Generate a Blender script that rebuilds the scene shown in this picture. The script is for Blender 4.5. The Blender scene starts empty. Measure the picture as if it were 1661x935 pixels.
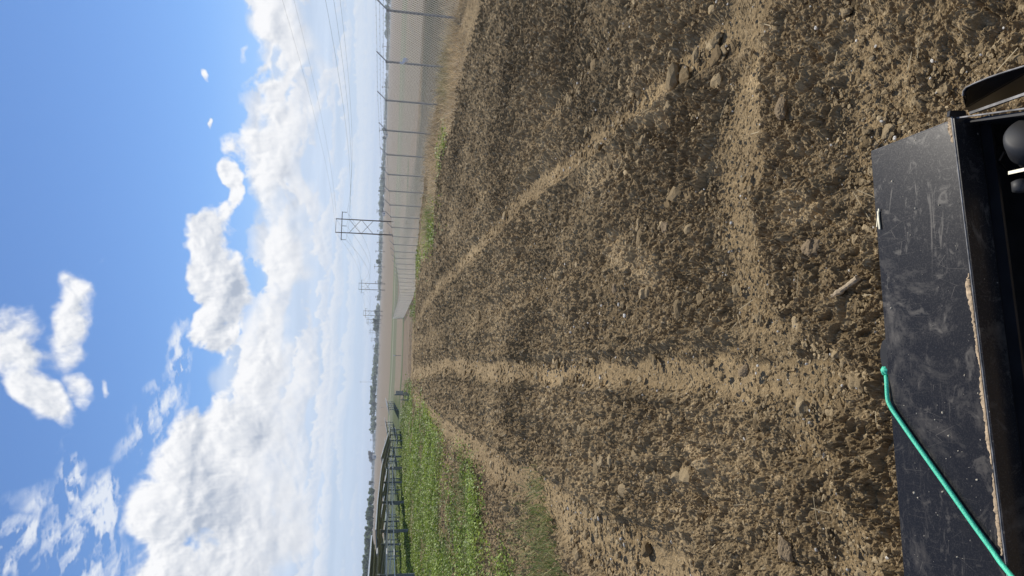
import bpy, math, random
import numpy as np
from mathutils import Vector

random.seed(7)
rng = np.random.default_rng(11)
SC = bpy.context.scene
COL = SC.collection
R = math.radians

# ------------------------------------------------------------------ camera (held sideways: the world's up is the picture's left)
F = 1107.0
PSI, PITCH, ROLL = R(7.34), R(10.96), R(2.06)
f_ = np.array([math.sin(PSI)*math.cos(PITCH), math.cos(PSI)*math.cos(PITCH), -math.sin(PITCH)])
Rt = np.array([math.cos(PSI), -math.sin(PSI), 0.0]); dn = np.cross(f_, Rt)
r_ = math.cos(ROLL)*dn + math.sin(ROLL)*Rt
u_ = math.cos(ROLL)*Rt - math.sin(ROLL)*dn
cam_data = bpy.data.cameras.new("camera"); cam = bpy.data.objects.new("camera", cam_data); COL.objects.link(cam)
from mathutils import Matrix
M3 = Matrix(((r_[0], u_[0], -f_[0]), (r_[1], u_[1], -f_[1]), (r_[2], u_[2], -f_[2])))
cam.matrix_world = M3.to_4x4()
cam_data.sensor_width = 36.0; cam_data.lens = 36.0*F/1661.0
cam_data.clip_start = 0.05; cam_data.clip_end = 20000
SC.camera = cam

def ray(px, py):
    d = f_ + r_*((px-830.5)/F) + u_*((467.5-py)/F)
    return d/np.linalg.norm(d)
def on_z(px, py, z):
    d = ray(px, py); return d*(z/d[2])
def on_x(px, py, x):
    d = ray(px, py); return d*(x/d[0])
def on_y(px, py, y):
    d = ray(px, py); return d*(y/d[1])
def azel(px, py):
    d = ray(px, py)
    return math.degrees(math.atan2(d[0], d[1])), math.degrees(math.asin(d[2]))

# ------------------------------------------------------------------ exposure, sun, sky
SKY_OZ, SKY_TINT = 3.5, (0.86, 0.98, 1.16)
SUN_EL, SUN_AZ = 48.0, 34.0          # azimuth to the right of the row direction (+Y)
SC.view_settings.view_transform = 'Standard'
try: SC.view_settings.look = 'None'
except Exception: pass
SC.view_settings.gamma = 1.0
SC.view_settings.use_curve_mapping = False
SC.view_settings.exposure = 0.0
sun_d = bpy.data.lights.new("sun", 'SUN'); sun_d.energy = 4.8; sun_d.angle = R(0.55); sun_d.color = (1.0, 0.935, 0.83)
sun = bpy.data.objects.new("sun", sun_d); COL.objects.link(sun)
sv = Vector((math.sin(R(SUN_AZ))*math.cos(R(SUN_EL)), math.cos(R(SUN_AZ))*math.cos(R(SUN_EL)), math.sin(R(SUN_EL))))
sun.rotation_euler = sv.to_track_quat('Z', 'Y').to_euler()
HAZE = .00016
SC.render.engine = 'CYCLES'
SC.cycles.max_bounces = 6; SC.cycles.diffuse_bounces = 3; SC.cycles.glossy_bounces = 3; SC.cycles.transparent_max_bounces = 8

W = bpy.data.worlds.new("World"); SC.world = W; W.use_nodes = True
def NT(tree):
    class H:
        def __init__(s, t): s.t = t
        def n(s, typ, **kw):
            nd = s.t.nodes.new(typ)
            for k, v in kw.items():
                if k == 'ins':
                    for kk, vv in v.items():
                        if hasattr(vv, 'is_output') or isinstance(vv, bpy.types.NodeSocket): s.t.links.new(vv, nd.inputs[kk])
                        else: nd.inputs[kk].default_value = vv
                else: setattr(nd, k, v)
            return nd
        def m(s, op, a, b=0.0, c=0.0, clamp=False):
            nd = s.t.nodes.new('ShaderNodeMath'); nd.operation = op; nd.use_clamp = clamp
            for i, v in enumerate((a, b, c)):
                if isinstance(v, bpy.types.NodeSocket): s.t.links.new(v, nd.inputs[i])
                else: nd.inputs[i].default_value = v
            return nd.outputs[0]
        def smooth(s, v, a, b, lo=0.0, hi=1.0):
            nd = s.t.nodes.new('ShaderNodeMapRange'); nd.interpolation_type = 'SMOOTHSTEP'
            s.t.links.new(v, nd.inputs['Value'])
            nd.inputs['From Min'].default_value = a; nd.inputs['From Max'].default_value = b
            nd.inputs['To Min'].default_value = lo; nd.inputs['To Max'].default_value = hi
            return nd.outputs[0]
        def mix(s, fac, a, b, blend='MIX'):
            nd = s.t.nodes.new('ShaderNodeMix'); nd.data_type = 'RGBA'; nd.blend_type = blend
            for i, v in ((0, fac), (6, a), (7, b)):
                if isinstance(v, bpy.types.NodeSocket): s.t.links.new(v, nd.inputs[i])
                else: nd.inputs[i].default_value = v if i == 0 else (tuple(v)+(1.0,) if len(v) == 3 else v)
            return nd.outputs[2]
        def vec(s, x, y, z=0.0):
            nd = s.t.nodes.new('ShaderNodeCombineXYZ')
            for i, v in enumerate((x, y, z)):
                if isinstance(v, bpy.types.NodeSocket): s.t.links.new(v, nd.inputs[i])
                else: nd.inputs[i].default_value = v
            return nd.outputs[0]
        def noise(s, vec, scale=1.0, detail=5.0, rough=0.55, dist=0.0, out='Fac'):
            nd = s.t.nodes.new('ShaderNodeTexNoise'); s.t.links.new(vec, nd.inputs['Vector'])
            nd.inputs['Scale'].default_value = scale; nd.inputs['Detail'].default_value = detail
            nd.inputs['Roughness'].default_value = rough; nd.inputs['Distortion'].default_value = dist
            return nd.outputs[out]
        def link(s, a, b): s.t.links.new(a, b)
    return H(tree)

# numpy noise
def _hash(ix, iy, s):
    h = (ix.astype(np.int64)*374761393+iy.astype(np.int64)*668265263+s*2147483647) & 0xffffffff
    h = ((h ^ (h >> 13))*1274126177) & 0xffffffff
    h = ((h ^ (h >> 16))*2246822519) & 0xffffffff
    return ((h ^ (h >> 15)) & 0xffffff).astype(np.float32)/np.float32(0xffffff)
def vnoise(x, y, s=0):
    ix = np.floor(x); iy = np.floor(y); fx = (x-ix).astype(np.float32); fy = (y-iy).astype(np.float32)
    ux = fx*fx*(3-2*fx); uy = fy*fy*(3-2*fy)
    a = _hash(ix, iy, s); b = _hash(ix+1, iy, s); c = _hash(ix, iy+1, s); d = _hash(ix+1, iy+1, s)
    return (a*(1-ux)+b*ux)*(1-uy)+(c*(1-ux)+d*ux)*uy-0.5
def fbm(x, y, octv=4, s=0, gain=.5):
    t = 0; a = 1.0
    for i in range(octv):
        t = t+a*vnoise(x, y, s+i*17); x = x*1.93+5.2; y = y*1.93+1.7; a *= gain
    return t
def clods(x, y, s, present=.6, flat=.6):
    """bumps: height (in cell units) of irregular lumps, one per cell"""
    ix = np.floor(x); iy = np.floor(y); best = np.zeros(x.shape, np.float32)
    for dx in (-1, 0, 1):
        for dy in (-1, 0, 1):
            cx = ix+dx; cy = iy+dy
            jx = cx+.15+.7*_hash(cx, cy, s); jy = cy+.15+.7*_hash(cx, cy, s+1)
            rad = .18+.5*_hash(cx, cy, s+2)**1.6
            rad = np.where(_hash(cx, cy, s+3) < present, rad, .001)
            th = 6.28*_hash(cx, cy, s+4); el = .65+.35*_hash(cx, cy, s+5)
            ax = (x-jx); ay = (y-jy); c = np.cos(th); s_ = np.sin(th)
            p = (ax*c+ay*s_)/(rad); q = (-ax*s_+ay*c)/(rad*el)
            d2 = np.maximum(np.abs(p)**2.6+np.abs(q)**2.6, 0)
            h = np.where(d2 < 1, (1-d2)**.42*rad*flat*(.5+_hash(cx, cy, s+6)), 0)
            best = np.maximum(best, h.astype(np.float32))
    return best
def vor_edge(x, y, s):
    ix = np.floor(x); iy = np.floor(y); f1 = np.full(x.shape, 9., np.float32); f2 = f1.copy()
    for dx in (-1, 0, 1):
        for dy in (-1, 0, 1):
            cx = ix+dx; cy = iy+dy
            d = np.sqrt((x-cx-_hash(cx, cy, s))**2+(y-cy-_hash(cx, cy, s+1))**2).astype(np.float32)
            f2 = np.minimum(f2, np.maximum(f1, d)); f1 = np.minimum(f1, d)
    return f2-f1
def inside(px, py, poly):
    r = np.zeros(px.shape, bool); n = len(poly)
    for i in range(n):
        x1, y1 = poly[i]; x2, y2 = poly[(i+1) % n]
        c = ((y1 > py) != (y2 > py)) & (px < (x2-x1)*(py-y1)/((y2-y1) if y2 != y1 else 1e-9)+x1)
        r ^= c
    return r
def polydist(x, y, line):
    """distance to a polyline of (x, y, halfwidth) divided by the half width there"""
    best = np.full(x.shape, 99., np.float32)
    for (x1, y1, w1), (x2, y2, w2) in zip(line[:-1], line[1:]):
        dx, dy = x2-x1, y2-y1; L = dx*dx+dy*dy+1e-9
        t = np.clip(((x-x1)*dx+(y-y1)*dy)/L, 0, 1)
        d = np.hypot(x-x1-t*dx, y-y1-t*dy)/(w1+(w2-w1)*t)
        best = np.minimum(best, d.astype(np.float32))
    return best

def sstep(a, b, v):
    t = np.clip((v-a)/(b-a), 0, 1); return t*t*(3-2*t)

# --- clouds, worked out over the sky's azimuth A and elevation E (degrees): separate cumulus shapes plus one deep bank over the horizon
A_MIN, A_MAX, E_MIN, E_MAX = -32.0, 46.0, -3.0, 34.0
def blob(px, py, rx, ry, rot=0.0, w=1.0):
    """ellipse round a sky direction; rx along the vertical, ry along the horizontal, in 1/19.3 degree"""
    a0, e0 = azel(px, py); th = R(rot)
    a1, e1 = azel(px+rx*math.cos(th), py+rx*math.sin(th)); a2, e2 = azel(px-ry*math.sin(th), py+ry*math.cos(th))
    return a0, e0, np.linalg.inv(np.array([[a1-a0, a2-a0], [e1-e0, e2-e0]])), w
CLOUDS = [
    blob(35, 575, 44, 58, 0, 1.2), blob(60, 640, 38, 66, -22, 1.15), blob(80, 690, 20, 34, -30, .7),
    blob(128, 492, 24, 34, 0, .60), blob(112, 545, 30, 46, 0, .85), blob(122, 620, 20, 34, 0, .62), blob(92, 560, 24, 34, 0, .5),
    blob(335, 420, 28, 52, 0, 1.15), blob(362, 395, 32, 50, 0, 1.1), blob(350, 480, 30, 66, 6, 1.05), blob(366, 550, 15, 40, 8, .85), blob(383, 465, 22, 54, 0, .8),
    blob(380, 296, 18, 34, 0, 1.4), blob(384, 322, 15, 32, 0, 1.3),
    blob(348, 113, 5, 8, 0, .45), blob(384, 62, 6, 14, 0, .36), blob(352, 205, 3, 9, 0, .25), blob(175, 615, 6, 18, 0, .36)]
WISPS = [blob(300, 575, 20, 60, 0, .55), blob(95, 790, 30, 60, 0, .55), blob(160, 850, 50, 80, 25, .50), blob(18, 890, 34, 50, 20, .5), blob(120, 900, 90, 110, 0, .40), blob(60, 820, 40, 40, 0, .3), blob(250, 690, 40, 90, 35, .4)]
GAPS = [blob(448, 85, 14, 28, 0, .9), blob(476, 125, 14, 40, 25, 1.0), blob(470, 300, 9, 22, 0, .9), blob(490, 165, 10, 34, 0, .7), blob(450, 335, 8, 18, 0, .5),
        blob(428, 470, 12, 26, 0, .8), blob(398, 520, 12, 50, 0, .6), blob(395, 600, 16, 60, 12, .6), blob(462, 560, 8, 34, 0, .55), blob(470, 760, 8, 30, 0, .8),
        blob(345, 655, 8, 50, 10, .4), blob(535, 290, 6, 60, 0, .5), blob(560, 420, 5, 60, 0, .4), blob(540, 620, 5, 60, 0, .4), blob(505, 40, 8, 34, 0, .45), blob(480, 640, 6, 30, 0, .5)]
# heavier, greyer masses: their undersides read as soft grey
HEAVY = [blob(372, 470, 14, 60, 4, .8), blob(350, 840, 30, 70, 0, .6), blob(300, 770, 20, 40, 0, .25), blob(472, 330, 13, 70, 0, .7), blob(70, 570, 26, 50, 10, .35), blob(455, 60, 12, 50, 0, .4), blob(505, 620, 12, 60, 0, .4), blob(480, 470, 10, 60, 0, .35), blob(395, 690, 18, 60, 0, .3), blob(440, 860, 10, 60, 0, .45)]
BANK = [(-80, 398), (30, 398), (60, 404), (90, 420), (130, 410), (180, 408), (240, 404), (300, 410), (360, 416), (420, 418), (470, 424), (520, 404), (560, 386),
        (600, 364), (650, 322), (700, 289), (750, 260), (800, 236), (850, 218), (935, 202), (1050, 190)]
def blobval(b, A, E):
    a0, e0, mi, w = b; dA = A-a0; dE = E-e0
    p = dA*mi[0, 0]+dE*mi[0, 1]; q = dA*mi[1, 0]+dE*mi[1, 1]
    return w*(1.5-(p*p+q*q))
def billow(x, y, octv, s, gain=.5):
    t = 0; a = 1.; n = 0
    for i in range(octv):
        t = t+a*(1-np.abs(2.6*vnoise(x, y, s+i*13))); n += a; a *= gain
        x, y = (x*1.7+y*1.05)*1.0+3.1, (y*1.7-x*1.05)*1.0+7.7
    return t/n-.72
def sky_image():
    st = .05; nA = int((A_MAX-A_MIN)/st); nE = int((E_MAX-E_MIN)/st)
    E, A = np.meshgrid(np.linspace(E_MIN, E_MAX, nE), np.linspace(A_MIN, A_MAX, nA), indexing='ij')
    ey = np.where(E < 9, 5.4*np.log(1+np.maximum(E, -2.5)/9), 5.4*math.log(2)+.30*(E-9))
    qx = A*.30; qy = ey*1.0
    w1 = fbm(qx*.8, qy*.8, 5, 400); w2 = fbm(qx*.8+40, qy*.8, 5, 420)
    Aw = A+2.0*w1; Ew = E+1.6*w2*(.35+.65*sstep(0, 10, E))
    cum = np.full(A.shape, -1.3)
    for b in CLOUDS: cum = np.maximum(cum, blobval(b, Aw, Ew))
    pts = sorted([azel(x, y) for (y, x) in BANK]); eb = np.interp(Aw, [p[0] for p in pts], [p[1] for p in pts])
    bank = np.clip((eb-Ew)*.7, -1.3, 1.3)
    for b in GAPS: bank = bank-.85*np.maximum(blobval(b, Aw, Ew), 0)
    cov = np.maximum(cum, bank)
    fx = qx+.25*w1; fy = qy+.25*w2
    bl = billow(fx*1.5, fy*1.5, 7, 500, .56); fb = fbm(fx*1.3+9, fy*1.3, 7, 540, .52)
    hiE = sstep(8, 12, E); d = cov*(.95-.15*hiE)+(.55+.15*hiE)*bl+(1.15+.35*hiE)*fb+.05
    hard = sstep(4, 11, E)
    soft = sstep(13, 19, E)*.35; mask = sstep(-.05-soft*.3, .52+soft, d)*hard+sstep(-.3, .8, d)*(1-hard)
    # light comes from above: what hangs over a point shades it
    thick = np.clip(cov*.95+.5*billow(fx*1.5, fy*1.5, 2, 500, .5)+1.1*fbm(fx*1.3+9, fy*1.3, 2, 540, .5)+.1, 0, 1.1)
    acc = np.zeros_like(thick)
    for k, wt in ((4, .25), (9, .3), (16, .35), (26, .4), (40, .4), (58, .35)):
        sh = np.roll(np.roll(thick, -k, 0), -int(k*.45), 1); sh[-k:] = 0; acc += wt*sh
    heavy = np.zeros_like(A)
    for b in HEAVY: heavy = np.maximum(heavy, np.clip(blobval(b, Aw, Ew)/1.5, 0, 1))
    sm = (bl-np.roll(np.roll(bl, -4, 0), -2, 1))*1.5+(fb-np.roll(np.roll(fb, -8, 0), -3, 1))*2.2
    shade = np.clip(1.02-.20*acc*(.55+1.0*heavy)-.26*heavy+.62*sm*(.35+.65*hard)-.30*sstep(-.05, .30, fbm(A*.13+3, ey*1.6, 5, 700, .5))*sstep(17, 12, E), .0, 1.08)
    shade = shade*(.8+.2*hard)+.14*(1-hard)
    lo = np.array([.44, .50, .61]); hi = np.array([.93, .94, .965])
    col = lo+(hi-lo)*np.clip(shade, 0, 1.08)[..., None]
    # banks of cumulus, one behind the other, flat based and round topped, crowding towards the horizon
    keep_hi = sstep(5.5, 8.5, E+1.6*w1*3); mask = mask*keep_hi
    below = sstep(.2, -.6, E-np.minimum(eb, 11.5)+.6*w2*4)       # only under the upper edge of the bank
    veil = below*(.80-.30*sstep(5, .5, E)); colv = np.array([.60, .70, .865])+np.zeros(A.shape+(3,)); colv = colv+(.10*fbm(A*.12, ey*4, 5, 650, .55)[..., None])
    al0 = veil; C0 = colv
    for i, (e0, hh_) in enumerate(((.7, .35), (1.1, .5), (1.6, .7), (2.2, .9), (2.9, 1.1), (3.7, 1.5), (4.7, 1.9), (5.9, 2.5), (7.2, 3.0), (8.6, 3.2))):
        r1 = fbm(A*.10+i*7.3, 0*A+i*3.1, 3, 720+i)*1.0; base = e0+.8*hh_*fbm(A*.16+i*5, 0*A+i, 3, 740+i)
        top = hh_*np.clip(.62+1.9*r1+.5*fbm(A*.5/hh_, 0*A+i*2.2, 3, 760+i), -.3, 1.7)
        u = A/hh_+.35*w1/hh_; v = E/hh_*1.15
        b2 = billow(u*1.3+i*9, v*1.5, 6, 780+20*i, .58); t = (E-base)/hh_
        m_ = (top-(E-base))/hh_+.75*b2+.10
        mi = sstep(0, .16, m_)*sstep(-.04, .10, t+.10*b2)*sstep(1.6, -.4, E-eb+.8*w2)
        s2 = np.clip(.18+.95*sstep(-.05, .75, t+.22*b2)+1.5*(b2-np.roll(np.roll(b2, -max(2, int(hh_*3)), 0), -2, 1))*.6, 0, 1.1)
        dist = sstep(8, 1, e0); lo_ = np.array([.60, .665, .78])*(1-dist)+np.array([.61, .70, .845])*dist; hi_ = np.array([.94, .945, .965])*(1-dist)+np.array([.80, .83, .885])*dist
        ci = lo_+(hi_-lo_)*s2[..., None]; mi = mi*(.93-.35*dist)
        C0 = C0*(1-mi[..., None])+ci*mi[..., None]; al0 = al0+(1-al0)*mi
    # upper clouds over the rows
    col = (col*mask[..., None]+C0*(al0*(1-mask))[..., None])/np.maximum(mask+al0*(1-mask), 1e-4)[..., None]; mask = mask+al0*(1-mask)
    # thin streaky ice cloud
    sx = A*.16+E*.22; sy = E*1.3-A*.25; sw = fbm(sx*1.2, sy*.8, 6, 600, .6); stf = fbm(sx*4, sy*1.1+2*sw, 6, 620, .62)
    ws = np.zeros_like(A)
    for b in WISPS: ws = np.maximum(ws, np.clip(blobval(b, Aw, Ew), 0, 1))
    wisp = np.clip(ws*(.35+2.2*stf+1.2*sw), 0, .85)
    mask = np.clip(mask, 0, 1)*(.35+.65*sstep(-.5, 4.0, E))
    wcol = np.array([.86, .90, .96])
    al = mask+wisp*(1-mask)
    col = (col*mask[..., None]+wcol*(wisp*(1-mask))[..., None])/np.maximum(al, 1e-4)[..., None]
    # fade at the patch border
    edge = sstep(0, 4, A-A_MIN)*sstep(0, 4, A_MAX-A)*sstep(0, 3, E_MAX-E); al = al*edge
    im = bpy.data.images.new('cloud_cover', nA, nE, alpha=True, float_buffer=True); im.colorspace_settings.name = 'Non-Color'; im.alpha_mode = 'CHANNEL_PACKED'
    px = np.concatenate([col, al[..., None]], -1).astype(np.float32); im.pixels.foreach_set(px.ravel()); im.update(); im.pack()
    return im
H = NT(W.node_tree)
for nd in list(W.node_tree.nodes): W.node_tree.nodes.remove(nd)
tc = H.n('ShaderNodeTexCoord'); sep = H.n('ShaderNodeSeparateXYZ'); H.link(tc.outputs['Generated'], sep.inputs[0])
A = H.m('MULTIPLY', H.m('ARCTAN2', sep.outputs[0], sep.outputs[1]), 57.29578)
E = H.m('MULTIPLY', H.m('ARCSINE', sep.outputs[2]), 57.29578)
uv = H.vec(H.m('DIVIDE', H.m('SUBTRACT', A, A_MIN), A_MAX-A_MIN), H.m('DIVIDE', H.m('SUBTRACT', E, E_MIN), E_MAX-E_MIN))
it = H.n('ShaderNodeTexImage', image=sky_image(), extension='CLIP', interpolation='Cubic'); H.link(uv, it.inputs['Vector'])
sky = H.n('ShaderNodeTexSky', sky_type='NISHITA', sun_disc=False, sun_elevation=R(SUN_EL), sun_rotation=R(SUN_AZ), altitude=300.0, air_density=1.0, dust_density=0.0, ozone_density=SKY_OZ)
up = H.smooth(E, -1.0, 14.0)
skc = H.mix(up, (5.3, 6.5, 8.3), H.mix(1.0, sky.outputs[0], SKY_TINT, 'MULTIPLY'))
# a few broken clouds over the rest of the sky
cn = H.smooth(H.noise(tc.outputs['Generated'], 2.2, 3, .6), .50, .68)
rest = H.m('MULTIPLY', H.m('MULTIPLY', cn, H.m('SUBTRACT', 1.0, H.smooth(H.m('ABSOLUTE', H.m('SUBTRACT', A, 7.0)), 44.0, 36.0))), .8)
skc = H.mix(rest, skc, (8.2, 8.4, 8.8))
ccol = H.mix(1.0, it.outputs['Color'], (10.0, 10.0, 10.0), 'MULTIPLY')
full = H.mix(it.outputs['Alpha'], skc, ccol)
bg = H.n('ShaderNodeBackground'); H.link(full, bg.inputs['Color']); bg.inputs['Strength'].default_value = 0.1
wo = H.n('ShaderNodeOutputWorld'); H.link(bg.outputs[0], wo.inputs['Surface'])
W.cycles.sampling_method = 'MANUAL'; W.cycles.sample_map_resolution = 512

# ------------------------------------------------------------------ helpers for meshes
def mesh_obj(name, verts, faces, mat=None, parent=None, smooth=False):
    me = bpy.data.meshes.new(name)
    me.from_pydata([tuple(map(float, v)) for v in verts], [], faces); me.update()
    if smooth: me.polygons.foreach_set('use_smooth', [True]*len(me.polygons))
    o = bpy.data.objects.new(name, me); COL.objects.link(o)
    if mat: me.materials.append(mat)
    if parent: o.parent = parent
    return o
def np_mesh(name, V, Fq, mat, smooth=False, attrs=None, fcol=None):
    """V (n,3), Fq (m,k) uniform polygons"""
    me = bpy.data.meshes.new(name); k = Fq.shape[1]
    me.vertices.add(len(V)); me.vertices.foreach_set('co', np.ascontiguousarray(V, np.float32).ravel())
    me.loops.add(Fq.size); me.loops.foreach_set('vertex_index', np.ascontiguousarray(Fq, np.int32).ravel())
    me.polygons.add(len(Fq)); me.polygons.foreach_set('loop_start', np.arange(0, Fq.size, k, dtype=np.int32))
    me.update(calc_edges=True)
    me.polygons.foreach_set('use_smooth', np.full(len(Fq), smooth))
    if attrs:
        for nm, (dom, arr) in attrs.items():
            at = me.color_attributes.new(nm, 'FLOAT_COLOR', dom)
            a4 = np.ones((len(arr), 4), np.float32); a4[:, :3] = arr
            at.data.foreach_set('color', a4.ravel())
    o = bpy.data.objects.new(name, me); COL.objects.link(o); me.materials.append(mat)
    return o
def empty(name, loc, rz=0.0):
    o = bpy.data.objects.new(name, None); COL.objects.link(o); o.location = tuple(map(float, loc)); o.rotation_euler = (0, 0, rz); o.empty_display_size = .3
    return o
def tag(o, label=None, cat=None, group=None, kind=None):
    if label: o['label'] = label
    if cat: o['category'] = cat
    if group: o['group'] = group
    if kind: o['kind'] = kind
    return o
class MB:
    def __init__(s): s.v = []; s.f = []
    def add(s, vs, fs):
        b = len(s.v); s.v += [tuple(map(float, v)) for v in vs]; s.f += [tuple(i+b for i in f) for f in fs]
    def box(s, c, h, ax=None):
        c = np.array(c, float); ax = np.eye(3) if ax is None else np.array(ax, float)
        vs = [c+ax[0]*h[0]*i+ax[1]*h[1]*j+ax[2]*h[2]*k for i in (-1, 1) for j in (-1, 1) for k in (-1, 1)]
        s.add(vs, [(0, 1, 3, 2), (4, 6, 7, 5), (0, 4, 5, 1), (2, 3, 7, 6), (0, 2, 6, 4), (1, 5, 7, 3)])
    def bar(s, p, q, w, h, up=(0, 0, 1)):
        p = np.array(p, float); q = np.array(q, float); d = q-p; L = np.linalg.norm(d); d /= L
        x = np.cross(d, up); x /= np.linalg.norm(x); y = np.cross(x, d)
        s.box((p+q)/2, (w/2, L/2, h/2), (x, d, y))
    def tube(s, P, r, n=6, cap=True):
        P = [np.array(p, float) for p in P]; rr = r if hasattr(r, '__len__') else [r]*len(P)
        rings = []; prev = None
        for i, p in enumerate(P):
            d = (P[min(i+1, len(P)-1)]-P[max(i-1, 0)]); d /= np.linalg.norm(d)+1e-12
            if prev is None:
                a = np.array([0, 0, 1.]) if abs(d[2]) < .9 else np.array([1., 0, 0]); x = np.cross(d, a)
            else: x = prev-d*np.dot(prev, d)
            x /= np.linalg.norm(x)+1e-12; prev = x; y = np.cross(d, x)
            rings.append([p+rr[i]*(math.cos(t)*x+math.sin(t)*y) for t in [2*math.pi*k/n for k in range(n)]])
        vs = [v for rg in rings for v in rg]
        fs = [(i*n+k, i*n+(k+1) % n, (i+1)*n+(k+1) % n, (i+1)*n+k) for i in range(len(P)-1) for k in range(n)]
        if cap: fs += [tuple(range(n-1, -1, -1)), tuple((len(P)-1)*n+k for k in range(n))]
        s.add(vs, fs)
    def prism(s, poly, off):
        poly = [np.array(p, float) for p in poly]; off = np.array(off, float); n = len(poly)
        s.add(poly+[p+off for p in poly], [tuple(range(n-1, -1, -1)), tuple(range(n, 2*n))]+[(i, (i+1) % n, n+(i+1) % n, n+i) for i in range(n)])
    def build(s, name, mat, parent=None, smooth=False):
        return mesh_obj(name, s.v, s.f, mat, parent, smooth)

# ------------------------------------------------------------------ materials
def mat_simple(name, col, rough=.6, metal=0.0, var=0.12, scale=6.0, bump=0.0, spec=.5):
    m = bpy.data.materials.new(name); m.use_nodes = True; t = m.node_tree; h = NT(t); b = t.nodes['Principled BSDF']
    tcn = h.n('ShaderNodeTexCoord'); nz = h.noise(tcn.outputs['Object'], scale, 5, .6)
    c1 = tuple(c*(1-var) for c in col); c2 = tuple(min(1, c*(1+var)) for c in col)
    h.link(h.mix(h.smooth(nz, .3, .7), c1, c2), b.inputs['Base Color'])
    b.inputs['Roughness'].default_value = rough; b.inputs['Metallic'].default_value = metal
    b.inputs['Specular IOR Level'].default_value = spec
    if bump:
        bp = h.n('ShaderNodeBump'); h.link(nz, bp.inputs['Height']); bp.inputs['Strength'].default_value = bump; h.link(bp.outputs[0], b.inputs['Normal'])
    return m
def mat_attr(name, attr, rough=.9, noises=((3.0, .2), (25.0, .2), (140., .18)), spec=.2, bumps=((60., .5, .01),), trans=0.0):
    m = bpy.data.materials.new(name); m.use_nodes = True; t = m.node_tree; h = NT(t); b = t.nodes['Principled BSDF']
    at = h.n('ShaderNodeAttribute', attribute_name=attr); tcn = h.n('ShaderNodeTexCoord')
    c = at.outputs['Color']
    for sc, amp in noises:
        nz = h.smooth(h.noise(tcn.outputs['Object'], sc, 4, .6), .25, .75, 1-amp, 1+amp)
        c = h.mix(1.0, c, h.vec(nz, nz, nz), 'MULTIPLY')
    h.link(c, b.inputs['Base Color']); b.inputs['Roughness'].default_value = rough; b.inputs['Specular IOR Level'].default_value = spec
    prev = None
    for sc, st, dist in bumps:
        nz = h.noise(tcn.outputs['Object'], sc, 4, .65)
        bp = h.n('ShaderNodeBump'); h.link(nz, bp.inputs['Height']); bp.inputs['Strength'].default_value = st; bp.inputs['Distance'].default_value = dist
        if prev is not None: h.link(prev, bp.inputs['Normal'])
        prev = bp.outputs[0]
    if prev is not None: h.link(prev, b.inputs['Normal'])
    if trans:
        tr = h.n('ShaderNodeBsdfTranslucent'); h.link(c, tr.inputs['Color']); mx = h.n('ShaderNodeMixShader')
        mx.inputs[0].default_value = trans; h.link(b.outputs[0], mx.inputs[1]); h.link(tr.outputs[0], mx.inputs[2])
        h.link(mx.outputs[0], t.nodes['Material Output'].inputs['Surface'])
    return m
M_SOIL = mat_attr('soil', 'tone', .95, ((1.3, .10), (30., .16), (220., .16)), .15, ((90., .6, .012), (380., .5, .004)))
M_CLOD = mat_attr('clod_soil', 'tone', .95, ((40., .16), (200., .16)), .15, ((120., .6, .008), (420., .5, .003)))
M_LEAF = mat_attr('leaf', 'tone', .55, ((.6, .15),), .35, (), .3)
M_STRAW = mat_attr('dry_grass', 'tone', .8, ((.6, .12),), .2, (), .2)
M_GALV = mat_simple('galvanised_steel', (.36, .365, .36), .55, .15, .15, 8)
M_WIRE = mat_simple('galvanised_wire', (.86, .83, .74), .5, .0, .05, 8)
M_STEEL = mat_simple('dull_zinc_steel', (.20, .23, .25), .5, .4, .15, 3)
M_WHITE_PIPE = mat_simple('pale_tube', (.62, .64, .66), .4, .2, .1, 3)
M_UNDER = mat_simple('panel_backsheet', (.035, .045, .034), .35, 0, .2, 2)
M_PFRAME = mat_simple('panel_frame_aluminium', (.55, .58, .6), .35, .6, .05, 5)
M_WOODP = mat_simple('weathered_pole_wood', (.10, .085, .075), .8, 0, .25, 2)
M_CABLE = mat_simple('dark_conductor', (.06, .06, .065), .5, .4, .1, 1)
M_BARK = mat_simple('bark', (.09, .07, .055), .9, 0, .3, 2)
M_TREE = mat_attr('tree_leaves', 'tone', .8, ((.05, .15),), .1, (), .45)
M_CREAM = mat_simple('cream_plastic', (.75, .68, .48), .4, 0, .04, 30)
M_MUD = mat_simple('dried_mud', (.42, .32, .21), .95, 0, .3, 60, .6, .1)
M_BOX = mat_simple('grey_painted_cabinet', (.22, .25, .27), .45, .1, .08, 3)

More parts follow.
